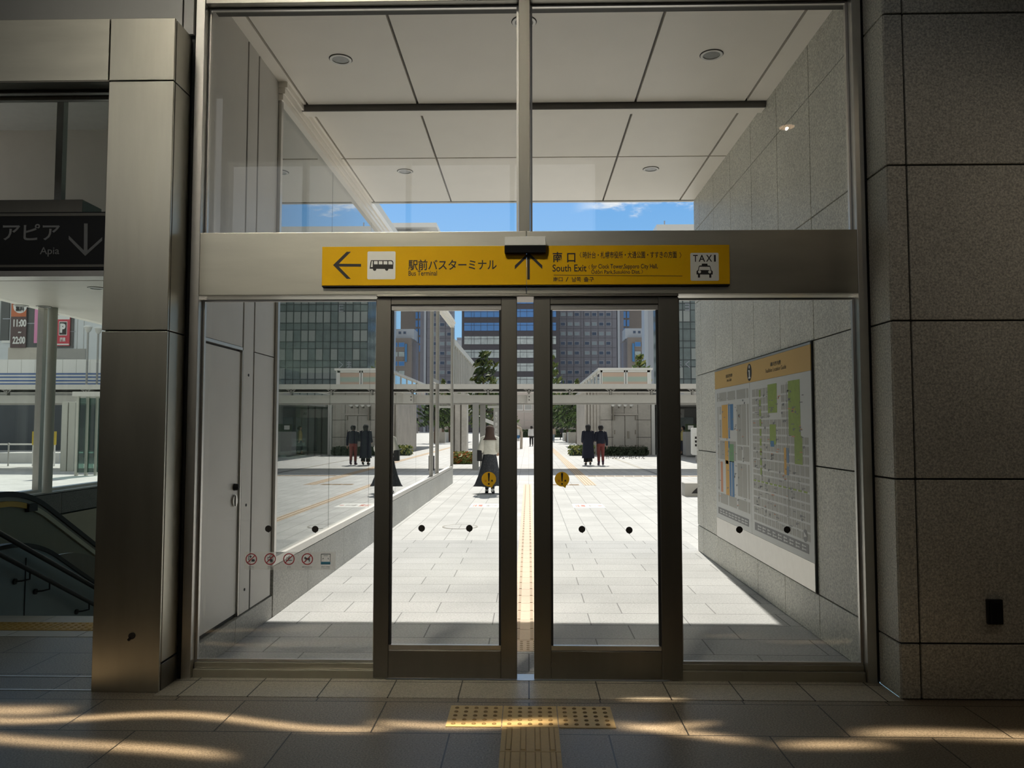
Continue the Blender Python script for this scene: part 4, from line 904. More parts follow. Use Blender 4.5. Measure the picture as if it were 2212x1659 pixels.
# planting bed in front of it
def bush(name, lab, mats, x0, x1, y0, y1, z0, h, n, cat='hedge', size=.12, seed=1, cols=None):
    rr = random.Random(seed); t = thing(name, lab, cat, ((x0 + x1) / 2, (y0 + y1) / 2, z0))
    b = MB(); rings = []
    for k in range(5):
        f_ = [1, 1.0, .92, .7, .3][k]; z = z0 + h * [0, .25, .55, .8, .93][k] * .92
        ring_ = []
        for i in range(28):
            a = 2 * math.pi * i / 28; ca, sa = math.cos(a), math.sin(a); e_ = .5
            px_ = math.copysign(abs(ca) ** e_, ca); py_ = math.copysign(abs(sa) ** e_, sa); q_ = f_ * (1 + rr.uniform(-.06, .06))
            ring_.append(((x0 + x1) / 2 + px_ * (x1 - x0) / 2 * q_ * .95, (y0 + y1) / 2 + py_ * (y1 - y0) / 2 * q_ * .95, z + rr.uniform(-.03, .03)))
        rings.append(ring_)
    b.loft(rings); b.build('core', mats[-1], t)
    lv = MB()
    for i in range(n):
        x = rr.uniform(x0, x1); y = rr.uniform(y0, y1); z = z0 + rr.uniform(.15, 1.0) * h
        if rr.random() < .5: z = z0 + h * rr.uniform(.8, 1.02)
        elif rr.random() < .6: y = y0 + rr.uniform(-.05, .1)
        d = Vector((rr.gauss(0, 1), rr.gauss(0, 1), rr.gauss(0, 1))).normalized(); u = d.orthogonal().normalized(); v = d.cross(u); s_ = size * rr.uniform(.6, 1.3); c_ = Vector((x, y, z))
        lv.mi = rr.randrange(len(mats) - 1); lv.add([c_ - u * s_, c_ + v * s_ * .5, c_ + u * s_, c_ - v * s_ * .5 + d * s_ * .2], [(0, 1, 2, 3)])
    tag(lv.build('leaves', mats[:-1], t), kind='stuff')
    return t
M['leaf'] = mat('leaf_green', (.10, .16, .045), .6, 0, (8, .25)); M['leaf2'] = mat('leaf_olive', (.17, .20, .05), .6, 0, (8, .25)); M['leafd'] = mat('leaf_dark', (.035, .055, .025), .7, 0, (8, .2))
M['flower'] = mat('orange_flower', (.60, .19, .05), .6); M['bark'] = mat('bark_brown', (.12, .085, .06), .9, 0, (20, .3), .4); M['leafy'] = mat('leaf_yellow_green', (.33, .34, .10), .6, 0, (8, .2))
xa, _ = P(1296, 985, 42.8); xb, _ = P(1406, 985, 42.8)
bush('hedge', 'low dark hedge along the foot of the concrete building', [M['leafd'], M['leafd'], M['leafd']], xa + .2, xb - .15, 42.6, 44.1, 0, .42, 1500, seed=3)  # shade is put into the leaf colour: dark leaves only
bush('shrub', 'small light green shrub beside the red trousers at the building corner', [M['leaf'], M['leafy'], M['leafd']], FX0 - .95, FX0 + .45, 42.95, 44.05, 0, .52, 400, seed=4)
# drainpipe-like steel post at the right end
MB_ = MB().box(BX1 + .02, BX1 + .18, 44.2, 44.5, 0, 3.3); tag(MB_.build('downpipe', M['white'], origin=(BX1 + .1, 44.35, 0)), 'pale vertical pipe at the right corner of the concrete building', 'pipe')
# skylight lantern on the roof
t = thing('roof_lantern', 'glazed roof lantern with pastel striped panels above the concrete building', 'skylight', (5.3, 48, 3.74))
Y1 = 47.0
xL, zT = P(1297, 800, Y1); xR, _ = P(1404, 800, Y1); _, zB = P(1297, 838, Y1)
M['pastel'] = mat('pastel_panel', (.5, .5, .45), .5)
m = M['pastel']; n_ = m.node_tree.nodes; l_ = m.node_tree.links; tcn = n_.new('ShaderNodeTexCoord'); sx = n_.new('ShaderNodeSeparateXYZ'); l_.new(tcn.outputs['Object'], sx.inputs[0])
wv = n_.new('ShaderNodeMath'); wv.operation = 'MULTIPLY'; wv.inputs[1].default_value = 10.2; l_.new(sx.outputs[2], wv.inputs[0])
sn = n_.new('ShaderNodeMath'); sn.operation = 'SINE'; l_.new(wv.outputs[0], sn.inputs[0])
rp2 = n_.new('ShaderNodeMapRange'); rp2.inputs[1].default_value = -.6; rp2.inputs[2].default_value = .6; l_.new(sn.outputs[0], rp2.inputs[0])
mx2 = n_.new('ShaderNodeMix'); mx2.data_type = 'RGBA'; l_.new(rp2.outputs[0], mx2.inputs[0]); mx2.inputs[6].default_value = (.62, .47, .37, 1); mx2.inputs[7].default_value = (.42, .52, .45, 1)
l_.new(mx2.outputs[2], n_['Principled BSDF'].inputs['Base Color'])
b = MB().box(xL, xR, Y1, Y1 + .1, zT - .12, zT + .02).box(xL, xR, Y1, Y1 + .1, 3.74, zB + .06)
for f_ in (0, .02, .485, .53, .955, .985):
    x = xL + (xR - xL) * f_; b.box(x - .03, x + .06, Y1, Y1 + .1, 3.74, zT)
b.build('frame', M['white'], t)
for a, c in ((.04, .475), (.55, .945)): MB().box(xL + (xR - xL) * a, xL + (xR - xL) * c, Y1 + .03, Y1 + .06, zB, zT - .13).build('pastel_panel', M['pastel'], t)
MB().box(xL - .15, xR + .15, Y1 - .15, Y1 + 18, zT + .021, zT + .14).build('cap', M['white'], t)
b = MB()
for k in range(7):
    y = Y1 + .4 + k * 2.6; b.box(xL - .02, xL + .1, y, y + .12, 3.74, zT + .02)
b.build('side_bars', M['white'], t)
MB().box(xL + .03, xL + .06, Y1 + .12, Y1 + 17.8, 3.74, zT).build('side_glass', M['glass_tint'], t)
MB().box(xR, xR + .1, Y1 + .12, Y1 + 17.8, 3.74, zT).build('side_panel', M['white'], t)
MB().box(xR + .02, xR + 1.6, Y1 + 1.5, Y1 + 12, 3.74, zT - .85).build('lower_wing', M['white'], t)
# covered entrance at the right: shop front in shade
t = thing('underground_entrance', 'shaded entrance building at the right behind the granite wall', 'building', (14, 46, 0))
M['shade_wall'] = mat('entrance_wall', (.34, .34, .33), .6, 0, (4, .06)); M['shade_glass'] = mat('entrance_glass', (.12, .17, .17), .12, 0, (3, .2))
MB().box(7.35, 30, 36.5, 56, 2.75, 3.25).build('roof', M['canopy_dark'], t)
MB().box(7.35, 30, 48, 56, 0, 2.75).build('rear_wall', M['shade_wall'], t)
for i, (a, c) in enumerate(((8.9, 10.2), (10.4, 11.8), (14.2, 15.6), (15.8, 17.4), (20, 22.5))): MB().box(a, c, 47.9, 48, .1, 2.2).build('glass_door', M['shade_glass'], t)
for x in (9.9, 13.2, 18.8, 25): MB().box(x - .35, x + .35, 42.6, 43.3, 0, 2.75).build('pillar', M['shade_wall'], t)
b = MB()
for dx in (-.12, .04): b.box(9.9 + dx, 9.9 + dx + .06, 42.57, 42.6, 1.9, 2.7)
b.build('pillar_stripes', M['gasket'], t)
sgx0, sz1_ = P(1462, 884, 45); sgx1, sz0_ = P(1478, 902, 45)
t2 = thing('entrance_sign', 'grey overhead sign with the end of a word in the shaded entrance at right', 'sign', (sgx0, 45, sz0_))
MB().box(sgx0 - 1.2, sgx1, 45, 45.15, sz0_, sz1_).build('board', M['postgrey'], t2); b = MB(); u0, v1 = P(1465, 890, 45); u1, v0 = P(1472, 896, 45); write(b, 'IA', front(45), u0, v0, u1, v1, 0, .01); b.build('lettering', M['ink'], t2)
x0_, z1_ = P(1481, 916, 41); x1_, z0_ = P(1503, 932, 41)
t2 = thing('shop_sign', 'dark green shop sign with pale squares at right edge of the plaza', 'sign', (x0_, 41, z0_))
MB().box(x0_, x1_ + 1, 41, 41.1, z0_, z1_).build('board', M['leafd'], t2)
b = MB(); u0, v1 = P(1486, 919, 41); u1, v0 = P(1498, 928, 41); b.prism([(u0, v0), (u1, v0), (u1, v1), (u0, v1)], front(41), 0, .01); b.build('pale_panel', M['white'], t2)
MB().box(x0_, x1_ + 1, 41.0, 41.8, .1, z0_ - .02).build('counter', M['shade_wall'], t2)
x0_, z1_ = P(1493, 924, 35); _, z0_ = P(1500, 983, 35)
t2 = thing('standing_sign', 'white rounded standing sign panel at the end of the granite wall', 'sign', (x0_ + .4, 35, 0))
b = MB(); b.prism(rrect(x0_, z0_, x0_ + .95, z1_, .1), front(35), -.12, 0); b.build('panel', M['white'], t2)
b = MB(); b.prism(rrect(x0_ + .08, z0_ + .08, x0_ + .87, z1_ - .25, .06), front(35), .0, .004); o_ = b.build('inner_panel', M['signwhite'], t2)
b = MB()
for k in range(3): b.box(x0_ + .16, x0_ + .26, 34.98, 34.995, z1_ - .5 - k * .17, z1_ - .4 - k * .17)
b.build('symbols', M['ink'], t2); MB().box(x0_ + .2, x0_ + .75, 35.02, 35.1, 0, z0_).build('stand', M['postgrey'], t2)

# ================================================================== BEYOND THE WALKWAY (left and middle)
t = thing('fluted_wall', 'pale fluted concrete wall left of the walkway posts', 'wall', (-5, 39, 0))
b = MB(); xw = P(1011, 900, 40)[0]
for i in range(26):
    x1_ = xw - i * .34; b.box(x1_ - .27, x1_, 39.2 + .05 * math.sin(i), 40.2, 0, 3.15); b.box(x1_ - .34, x1_ - .27, 39.45, 40.2, 0, 3.15)
b.build('flutes', M['concrete_flute'], t); MB().box(xw - 8.7, xw + .05, 39.1, 40.3, 3.151, 3.3).build('coping', M['concrete'], t)
b = MB().box(xw - 1.0, xw - .9, 39.0, 39.2, .4, 2.5); tag(b.build('thin_pole', M['steel_dark'], origin=(xw - .95, 39.1, .4)), 'thin dark pole against the fluted concrete wall', 'pole')
bush('flower_bed', 'low flower bed of green leaves and orange flowers left of the walkway posts', [M['leaf'], M['leafy'], M['leafy'], M['flower'], M['leaf2']], -3.75, -2.3, 33.2, 36.5, 0, .40, 1000, 'flower bed', .11, seed=6)
# louvred lantern above
t = thing('louvred_lantern', 'pale roof lantern with vertical fins receding at left above the walkway', 'skylight', (-7, 72, 4))
LX = -6.0; ya, yb2 = 60.5, 84.5
b = MB().box(LX - 4, LX - .25, ya, yb2, 3.0, 8.0); b.build('core', M['steel_dark'], t)
for i in range(15):
    y = ya + (yb2 - ya) * i / 14; MB().box(LX - .25, LX + .1, y - .22, y + .22, 3.0, 8.05).build('fin', M['offwhite'], t)
MB().box(LX - 4.1, LX + .2, ya - .4, yb2 + .4, 8.05, 8.5).build('cap', M['offwhite'], t)
# trees
def conifer(lab, x, y, z0, h, tiers, spread, seed, mats=('leaf', 'leafd'), crown=.35, name='conifer_tree', leaf=.35, dens=70, flat=.25):
    rr = random.Random(seed); t = thing(name, lab, 'tree', (x, y, z0))
    b = MB(); b.tube([(x + rr.uniform(-.06, .06) * i, y, z0 + h * i / 5) for i in range(6)], [h * .018 * (1.15 - i / 5) + .02 for i in range(6)], 8)
    lv = MB()
    for k in range(tiers):
        f_ = k / max(1, tiers - 1); z = z0 + h * (crown + (1 - crown) * f_); rad = spread * (1 - f_) ** .8 * rr.uniform(.8, 1.15) + .12 * spread
        nb = 6 if tiers < 9 else 5; a0 = rr.uniform(0, 6)
        for j in range(nb):
            a = a0 + 2 * math.pi * j / nb + rr.uniform(-.3, .3); L = rad * rr.uniform(.65, 1.1); tip = Vector((x + math.cos(a) * L, y + math.sin(a) * L, z - L * .08))
            b.tube([(x, y, z), tip], [h * .006, .012], 5)
            for q_ in range(dens // nb):
                s_ = rr.uniform(.25, 1) ** .7; c_ = Vector((x, y, z)).lerp(tip, s_) + Vector((rr.gauss(0, .16 * L + .05), rr.gauss(0, .16 * L + .05), rr.gauss(0, flat * L * .5 + .04)))
                d = Vector((rr.gauss(0, 1), rr.gauss(0, 1), rr.gauss(0, .7))).normalized(); u = d.orthogonal().normalized(); v = d.cross(u); r_ = leaf * rr.uniform(.5, 1.2)
                lv.mi = rr.randrange(len(mats)); lv.add([c_ - u * r_, c_ + v * r_ * .35, c_ + u * r_, c_ - v * r_ * .35], [(0, 1, 2, 3)])
    b.build('trunk', M['bark'], t); tag(lv.build('needles', [M[m_] for m_ in mats], t), kind='stuff')
x, z = P(1046, 765, 58); conifer('tall tiered conifer in front of the dark banded tower', x, 58, 0, z, 9, 2.1, 21, ('leaf', 'leaf2', 'leafd'), .30, leaf=.36, dens=80, flat=.16)
x, _ = P(1064, 900, 72); conifer('conifer behind the woman with its crown under the walkway roof', x, 72, 0, 5.6, 6, 2.1, 22, ('leaf', 'leafd'), .45, leaf=.32, dens=80)
x, _ = P(1224, 900, 82); conifer('pine with flat dark branches in the left planter box', x, 82, 0, 5.3, 7, 2.3, 23, ('leafd', 'leaf'), .36, 'pine_tree', .34, 150, .10)
x, _ = P(1246, 900, 74); conifer('pine with flat dark branches in the right planter box', x, 74, 0, 5.0, 7, 2.0, 24, ('leafd', 'leaf'), .40, 'pine_tree', .32, 150, .10)
x, z = P(1192, 772, 100); conifer('narrow conifer edge between the dark tower and the right door leaf', x, 100, 0, z, 10, 2.3, 25, ('leaf', 'leaf2'), .2, leaf=.42, dens=70)
x, z = P(1383, 771, 90); conifer('small bright conifer above the roof lantern', x, 90, 0, z, 12, 2.6, 26, ('leaf', 'leafy'), .2, leaf=.4, dens=80)
x, z = P(1246, 822, 90); conifer('tiny round tree top left of the roof lantern', x, 90, 0, z, 5, .8, 27, ('leaf', 'leaf2'), .8, leaf=.22, dens=60, flat=.6)
# planter boxes
for px0, px1, py, y, h_, lab in ((1218, 1245, 951, 86, .9, 'far stone planter box under the pines'), (1228, 1262, 957, 76, 1.05, 'near stone planter box under the pines')):
    a, _ = P(px0, py, y); c, _ = P(px1, py, y); t = thing('planter_box', lab, 'planter', ((a + c) / 2, y, 0))
    b = MB(); w_ = .25
    b.box(a, c, y, y + w_, 0, h_).box(a, c, y + 3.4, y + 3.4 + w_, 0, h_).box(a, a + w_, y + w_, y + 3.4, 0, h_).box(c - w_, c, y + w_, y + 3.4, 0, h_); b.build('box', M['concrete'], t)
    MB().box(a + w_, c - w_, y + w_, y + 3.4, 0, h_ - .12).build('soil', M['bark'], t)
# gate / barrier left of the tactile strip
t = thing('barrier_frame', 'small pale barrier frame on the paving at the door gap', 'barrier', (-.7, 57, 0))
M['beige_metal'] = mat('beige_metal', (.55, .48, .38), .5, 0, (10, .05))
b = MB(); b.tube([(-.55, 56.6, 0), (-.52, 56.6, 1.2), (-.62, 56.6, 1.5), (-.9, 56.6, 1.6), (-1.6, 56.6, 1.6)], .10, 8); b.build('frame', M['beige_metal'], t)
MB().box(-1.8, -.66, 56.58, 56.64, .55, 1.45).build('panel', M['white'], t); MB().box(-1.8, -.66, 56.56, 56.58, .75, .98).build('blue_band', M['mapblue'], t)
# dark standing board behind the woman
x0_, z1_ = P(1066, 882, 48); x1_, z0_ = P(1078, 945, 48)
t = thing('advertising_pillar', 'dark grey standing board with vertical lettering behind the woman', 'sign', ((x0_ + x1_) / 2, 48, 0))
MB().box(x0_, x1_, 48, 48.2, 0, z1_).build('board', M['postgrey'], t); b = MB()
for k, s in enumerate('地下歩行空間'): write(b, s, front(48), x0_ + .1, z1_ - .45 - k * .34, x1_ - .1, z1_ - .2 - k * .34, 0, .01, .01)
b.build('lettering', M['white'], t)
t = thing('sloping_shelter', 'white sloping canopy edge behind the woman', 'shelter', (-2.5, 52, 0))
a, z1_ = P(1045, 905, 52); c, z2_ = P(1082, 925, 52)
b = MB(); b.bar((a - .1, 52, z1_), (c + .3, 52, z2_), .6, .22); b.build('roof_edge', M['white'], t); MB().box(a + .1, c, 52.2, 52.3, 0, 1.3).build('side_panel', M['hallgrey'], t)
# back building closing the plaza
t = thing('rear_building', 'pinkish beige building with pale windows closing the far end of the plaza', 'building', (0, 122, 0))
YB = 120; a, z1_ = P(1085, 842, YB); c, z0_ = P(1275, 887, YB); M['pinkwall'] = mat('pink_beige_wall', (.52, .46, .42), .8, 0, (2, .05))
b = MB(); us = [a + (c - a) * i / 8 for i in range(9)]; slabs(b, us, [0, 1.3, 2.6, 3.9], front(YB), .1, .07); b.mi = 1; b.box(a, c, YB + .06, YB + 6, 0, 4.0); b.mi = 0; b.box(a, c, YB, YB + 6, 4.0, 7.2); b.build('wall', [M['pinkwall'], M['offwhite']], t)
for i in range(9):
    x = a + .6 + (c - a - 1) * i / 9; w_ = MB().box(x, x + 1.25, YB - .1, YB, 4.15, 6.3).build('window', M['white'], t); MB().box(x + .1, x + 1.15, YB - .14, YB - .1, 4.3, 6.15).build('pane', M['shade_glass'] if i in (4, 5) else M['hallgrey'], w_)
bush('hedge', 'dark hedge line at the foot of the far beige building', [M['leafd'], M['leaf'], M['leafd']], a + 1, c - 1, YB - 2.4, YB - .6, 0, 1.1, 900, size=.25, seed=9)

# ================================================================== TOWERS
def rect(px0, px1, py0, py1, Y):    # (x0, x1, zbottom, ztop) of a measured patch at depth Y
    a, z1 = P(px0, py0, Y); c, _ = P(px1, py0, Y); _, z0 = P(px0, py1, Y); return a, c, z0, z1
def patch(name, m, parent, px0, px1, py0, py1, Y, d0=.0, d1=.2, **k):
    a, c, z0, z1 = rect(px0, px1, py0, py1, Y); return MB().box(a, c, Y - d1, Y - d0, z0, z1).build(name, m, parent, **k)
M['tower_dark'] = mat('tower_dark_band', (.065, .062, .075), .5, .0, (1, .1)); M['mirror'] = mat('sky_reflection_window', (.10, .26, .58), .04, .25, (.5, .05)); M['pale_reflection'] = mat('pale_reflection_window', (.46, .52, .52), .12, .25, (.8, .25))  # window colours carry painted reflections: blue sky above, pale building below
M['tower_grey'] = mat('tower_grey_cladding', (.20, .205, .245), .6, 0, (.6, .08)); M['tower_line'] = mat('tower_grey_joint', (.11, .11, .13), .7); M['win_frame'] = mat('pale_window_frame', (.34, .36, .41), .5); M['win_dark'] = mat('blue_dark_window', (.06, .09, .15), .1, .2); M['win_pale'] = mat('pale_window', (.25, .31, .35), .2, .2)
M['tower_pale'] = mat('tower_pale_blue', (.42, .46, .52), .5, .1, (.4, .05)); M['brown_wall'] = mat('brown_grey_wall', (.22, .195, .18), .7, 0, (.6, .08)); M['teal_glass'] = mat('teal_curtain_glass', (.16, .20, .20), .12, .08, (.35, .35)); M['blind'] = mat('tower_blind_grey', (.30, .33, .32), .35); M['teal_grid'] = mat('curtain_grid', (.055, .065, .07), .5, .3)
YD = 220
t = thing('office_tower', 'dark office tower with bright horizontal window bands in the middle distance', 'building', (P(1100, 900, YD)[0], YD, 0))
a, c, _, zt = rect(998, 1207, 578, 900, YD); MB().box(a, c, YD, YD + 30, 0, zt).build('wall', M['tower_dark'], t)
for k in range(10):
    y0 = 668.4 + 29.2 * (k - 3.0); 
    if y0 + 17 > 838: continue
    s = patch('window_strip', M['mirror'] if k < 5 else M['pale_reflection'], t, 1003, 1201, y0, y0 + 17, YD, 0, .15)  # strips take the painted reflection colours, sky above and pale building below
    b = MB(); rr = random.Random(k)
    for px in [1018, 1024] + [1024 + 14.2 * j for j in range(1, 13)]:
        a, c, z0, z1 = rect(px, px + .5, y0, y0 + 17, YD); b.box(a, c, YD - .25, YD - .15, z0, z1)
    a, c, z0, z1 = rect(1003, 1201, y0 + 5, y0 + 5.6, YD); b.box(a, c, YD - .25, YD - .15, z0, z1); b.build('mullions', M['tower_dark'], s)
YG = 240
t = thing('office_block', 'grey office block with rows of small square windows right of the dark tower', 'building', (P(1270, 900, YG)[0], YG, 0))
a, c, _, zt = rect(1206, 1331, 574, 900, YG); MB().box(a, c, YG, YG + 40, 0, zt).build('wall', M['tower_grey'], t)
a, c, _, zt = rect(1331, 1347, 574, 900, YG); b = MB().box(a, c, YG + 1, YG + 40, 0, zt); b.mi = 1; a, c, _, _ = rect(1333, 1338, 574, 900, YG); b.box(a, c, YG + .2, YG + 1, 0, zt); b.build('glint_side', [M['tower_grey'], M['tower_pale']], t)  # side face of the block; its pale column paints a light glint
b = MB()
for px in (1208, 1223.5, 1238.5, 1254, 1260, 1275.5, 1291, 1306, 1321): a, c, z0, z1 = rect(px, px + .6, 576, 840, YG); b.box(a, c, YG - .06, YG, z0, z1)
for k in range(14): a, c, z0, z1 = rect(1206, 1331, 688.5 + 20.8 * (k - 4), 689 + 20.8 * (k - 4), YG); b.box(a, c, YG - .06, YG, z0, z1)
b.build('panel_joints', M['tower_line'], t)
rr = random.Random(4)
for k in range(9):
    for px in (1210.5, 1225.5, 1240.5, 1262.5, 1278, 1293.2, 1308.5):
        y0 = 675 + 20.8 * (k - 1)
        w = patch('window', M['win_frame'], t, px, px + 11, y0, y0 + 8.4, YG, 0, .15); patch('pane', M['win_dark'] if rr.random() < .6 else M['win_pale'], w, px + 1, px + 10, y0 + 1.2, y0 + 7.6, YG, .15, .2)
YW = 180
t = thing('brown_building', 'brown grey building with a penthouse left of the pale slab tower', 'building', (P(1370, 900, YW)[0], YW, 0))
a, c, _, zt = rect(1356, 1393, 729, 900, YW); MB().box(a, c, YW, YW + 12, 0, zt).build('wall', M['brown_wall'], t)
patch('side_wall', M['tower_grey'], t, 1349, 1360, 737, 900, YW, -6, -2)
patch('penthouse', M['tower_pale'], t, 1353, 1393, 707, 729.5, YW, -8, -2)
for px in (1364, 1374.5): w = patch('window', M['win_frame'], t, px, px + 7, 716.5, 723.5, YW, 2, 2.2); patch('pane', M['win_dark'], w, px + 1, px + 6, 717.5, 722.5, YW, 2.2, 2.3)
for k in range(4):
    for px in (1371, 1386):
        w = patch('window', M['win_frame'], t, px, px + (13 if px < 1380 else 6), 738.5 + 20.5 * k, 749 + 20.5 * k, YW, 0, .15); patch('pane', M['pale_reflection'] if k % 2 else M['mirror'], w, px + .6, px + (12.4 if px < 1380 else 5.6), 739.2 + 20.5 * k, 748.3 + 20.5 * k, YW, .15, .2)
patch('blue_banner', M['mapblue'], t, 1365.5, 1370, 742, 781, YW, 0, .3)
t = thing('brown_tower', 'tall brown tower behind the penthouse at right', 'building', (P(1372, 900, 260)[0], 260, 0))
a, c, _, zt = rect(1345, 1391, 590, 900, 260); MB().box(a, c, 260, 265, 0, zt).build('wall', M['brown_wall'], t)
for px in (1346.5, 1354): 
    for k in range(6): patch('window', M['mirror'], t, px, px + 5, 655 + 18 * k, 669 + 18 * k, 260, 0, .3)
t = thing('slab_tower', 'plain pale blue slab tower next to the right door stile', 'building', (P(1410, 900, 160)[0], 160, 0))
a, c, _, zt = rect(1391, 1413, 592, 900, 160); MB().box(a, c, 160, 164, 0, zt).build('wall', M['tower_pale'], t)
a, c, z0, z1 = rect(1400, 1411, 600, 830, 160); MB().box(a, c, 159.9, 160, z0, z1).build('wall_panel', M['win_frame'], t)
YT = 110
t = thing('glass_tower', 'dark glass curtain wall tower at the right edge of the plaza', 'building', (30, YT, 0))
tx0, _ = P(1426, 700, YT); tx1 = 66; zt = P(1440, 486, YT)[1]
MB().box(tx0, tx1, YT, YT + 6, 0, zt - 1.6).build('curtain_glass', M['teal_glass'], t)
b = MB(); x = tx0
while x < tx1: b.box(x - .04, x + .04, YT - .08, YT, 3, zt - 1.6); x += 1.08
z = 3.0; k = 0
while z < zt - 2: b.box(tx0, tx1, YT - .07, YT, z - .04, z + .04); z += (1.72 if k % 2 == 0 else 1.0); k += 1
b.build('mullion_grid', M['teal_grid'], t)
b = MB(); rr = random.Random(8)
seen = set()
for i in range(420):
    k_ = (rr.randrange(int((tx1 - tx0) / 1.08)), rr.randrange(9))
    if k_ in seen: continue
    seen.add(k_); x = tx0 + 1.08 * k_[0]; z = 3 + 2.72 * k_[1]
    b.box(x + .08, x + 1.0, YT - .03, YT - .005, z + .08, z + 1.64)
b.build('window_blinds', M['blind'], t)
MB().box(tx0 - .4, tx1, YT - .3, YT + 6, zt - 1.6, zt).build('parapet', M['white'], t)
MB().box(tx0 + .9, tx0 + 1.05, YT + 1, YT + 1.2, zt, zt + .9).build('roof_vent', M['win_frame'], t)
b = MB()
for s, px, py in (('ま', 1467, 787), ('く', 1485, 787), ('ヨ', 1484, 664)):
    a, c, z0, z1 = rect(px - 5, px + 5, py - 8, py + 8, YT); write(b, s, front(YT - .1), a, z0, c, z1, 0, .03)
b.build('window_lettering', M['win_frame'], t)
# left: building with a deep eave above the glass wall, and the far cottage roof
YE = 44
t = thing('eaves_building', 'white topped building with louvred eave left of the sky gap', 'building', (-9, YE, 0))
ex1, ez = P(943, 481, YE); 
MB().box(-24, ex1 - .9, YE + .8, YE + 14, 0, ez - 1.2).build('wall', M['tower_grey'], t)
MB().box(-24, ex1, YE, YE + 15, ez - .25, ez).build('roof_slab', M['white'], t)
for i in range(5): MB().box(-24, ex1 - .45, YE + .25 + .1 * i, YE + .4 + .1 * i, ez - .55 - .24 * i, ez - .42 - .24 * i).build('louvre', M['offwhite'], t)
YC = 150
t = thing('left_tower', 'grey office tower behind the far end of the glass wall', 'building', (P(950, 900, YC)[0], YC, 0))
a, c, _, zt = rect(850, 978.5, 560, 900, YC); MB().box(a, c, YC, YC + 4, 0, zt).build('wall', M['tower_grey'], t)
for k in range(8):
    y0 = 700 + 21 * (k - 1)
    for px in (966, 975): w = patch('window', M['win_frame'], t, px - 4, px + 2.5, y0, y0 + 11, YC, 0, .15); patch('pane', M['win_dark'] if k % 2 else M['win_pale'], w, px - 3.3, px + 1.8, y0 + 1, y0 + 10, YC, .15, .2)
YK = 320
t = thing('distant_building', 'small far grey roof in the sky gap left of the dark tower', 'building', (P(988, 900, YK)[0], YK, 0))
a, c, _, zt = rect(976, 1000, 735, 900, YK); MB().box(a, c, YK, YK + 10, 0, zt).build('wall', M['tower_pale'], t); patch('roof_plant', M['win_frame'], t, 986, 996, 728, 735, YK, -8, -2)

# ================================================================== STREET SIDE, SEEN THROUGH THE ESCALATOR HALL
YS = 62
M['pale_panel'] = mat('pale_blue_cladding', (.66, .70, .72), .5, 0, (.5, .05)); M['beige_ledge'] = mat('beige_ledge', (.55, .51, .44), .7, 0, (1, .06)); M['deep_window'] = mat('deep_grey_window', (.10, .105, .105), .25, .2, (.5, .1))
t = thing('department_store', 'pale building with parking banners across the street at far left', 'building', (P(100, 800, YS)[0], YS, 0))
a, c, _, zt = rect(-160, 300, 480, 900, YS); MB().box(a, c, YS, YS + 10, 0, zt).build('wall', M['pale_panel'], t)
for r_ in ((8, 26, 560, 736), (61, 90, 560, 752), (90, 123, 560, 752), (123, 165, 560, 752)): patch('window', M['deep_window'], t, *r_, YS, 0, .1)
b = MB()
for r_ in ((8, 26, 688, 690), (61, 90, 698, 700), (123, 165, 716, 717)): a, c, z0, z1 = rect(*r_, YS); b.box(a, c, YS - .12, YS - .1, z0, z1)
b.build('window_bars', M['win_frame'], t)
patch('ledge', M['beige_ledge'], t, 20, 92, 751, 790, YS, 0, .12); patch('grey_ledge', M['postgrey'], t, 92, 186, 754, 790, YS, 0, .12); patch('sill', M['white'], t, 6, 27, 736, 741, YS, 0, .14)
b = MB()
for px in (5, 172, 186): a, c, z0, z1 = rect(px, px + .6, 560, 790, YS); b.box(a, c, YS - .03, YS, z0, z1)
b.build('panel_joints', M['hallgrey'], t)
M['banner_brown'] = mat('banner_brown', (.115, .075, .075), .7); M['banner_orange'] = mat('banner_orange', (.55, .16, .07), .7); M['banner_pink'] = mat('banner_pink', (.74, .28, .48), .7); M['banner_red'] = mat('banner_red', (.60, .06, .09), .7)
YB_ = YS - .25
fb = front(YB_)
def bw(b, s, x0, y0, x1, y1, bold=0., d0=.03, d1=.06): a, c, z0, z1 = rect(x0, x1, y0, y1, YB_); write(b, s, fb, a, z0, c, z1, d0, d1, bold)
def bthing(name, lab, r_, m): 
    a, c, z0, z1 = rect(*r_, YB_); t = thing(name, lab, 'banner', ((a + c) / 2, YB_, z0)); MB().box(a, c, YB_, YB_ + .1, z0, z1).build('cloth', m, t); return t
t = bthing('hanging_banner', 'brown and orange banner reading 11:00 to 22:00 on the pale building', (27, 60, 600, 751), M['banner_brown'])
patch('orange_field', M['banner_orange'], t, 27.5, 59.5, 600, 684, YB_, 0, .02)
a, z = P(44, 662, YB_); b = MB(); b.prism(circ((a, z), .56, 32), fb, .02, .03); b.build('white_disc', M['white'], t)
b = MB(); bw(b, '無料', 35, 660, 53, 673, .02); b.build('free_lettering', M['ink'], t)
b = MB(); bw(b, '11:00', 30, 690, 57.5, 706, .03, .0, .04); bw(b, '~', 40, 716, 46, 720, .04, 0, .04); bw(b, '22:00', 28, 727, 55, 743, .03, 0, .04); b.build('hours_lettering', M['white'], t)
t = bthing('hanging_banner', 'plain pink banner left of the round column', (77, 91, 620, 741), M['banner_pink'])
t = bthing('hanging_banner', 'red parking banner with a white letter P right of the round column', (123, 151, 680, 747), M['banner_red'])
patch('white_top', M['white'], t, 123, 151, 680.5, 690, YB_, 0, .02); patch('p_frame', M['white'], t, 128, 145.5, 694.5, 724.5, YB_, 0, .02); patch('p_panel', M['ink'], t, 129.2, 144.5, 696, 723, YB_, .02, .03)
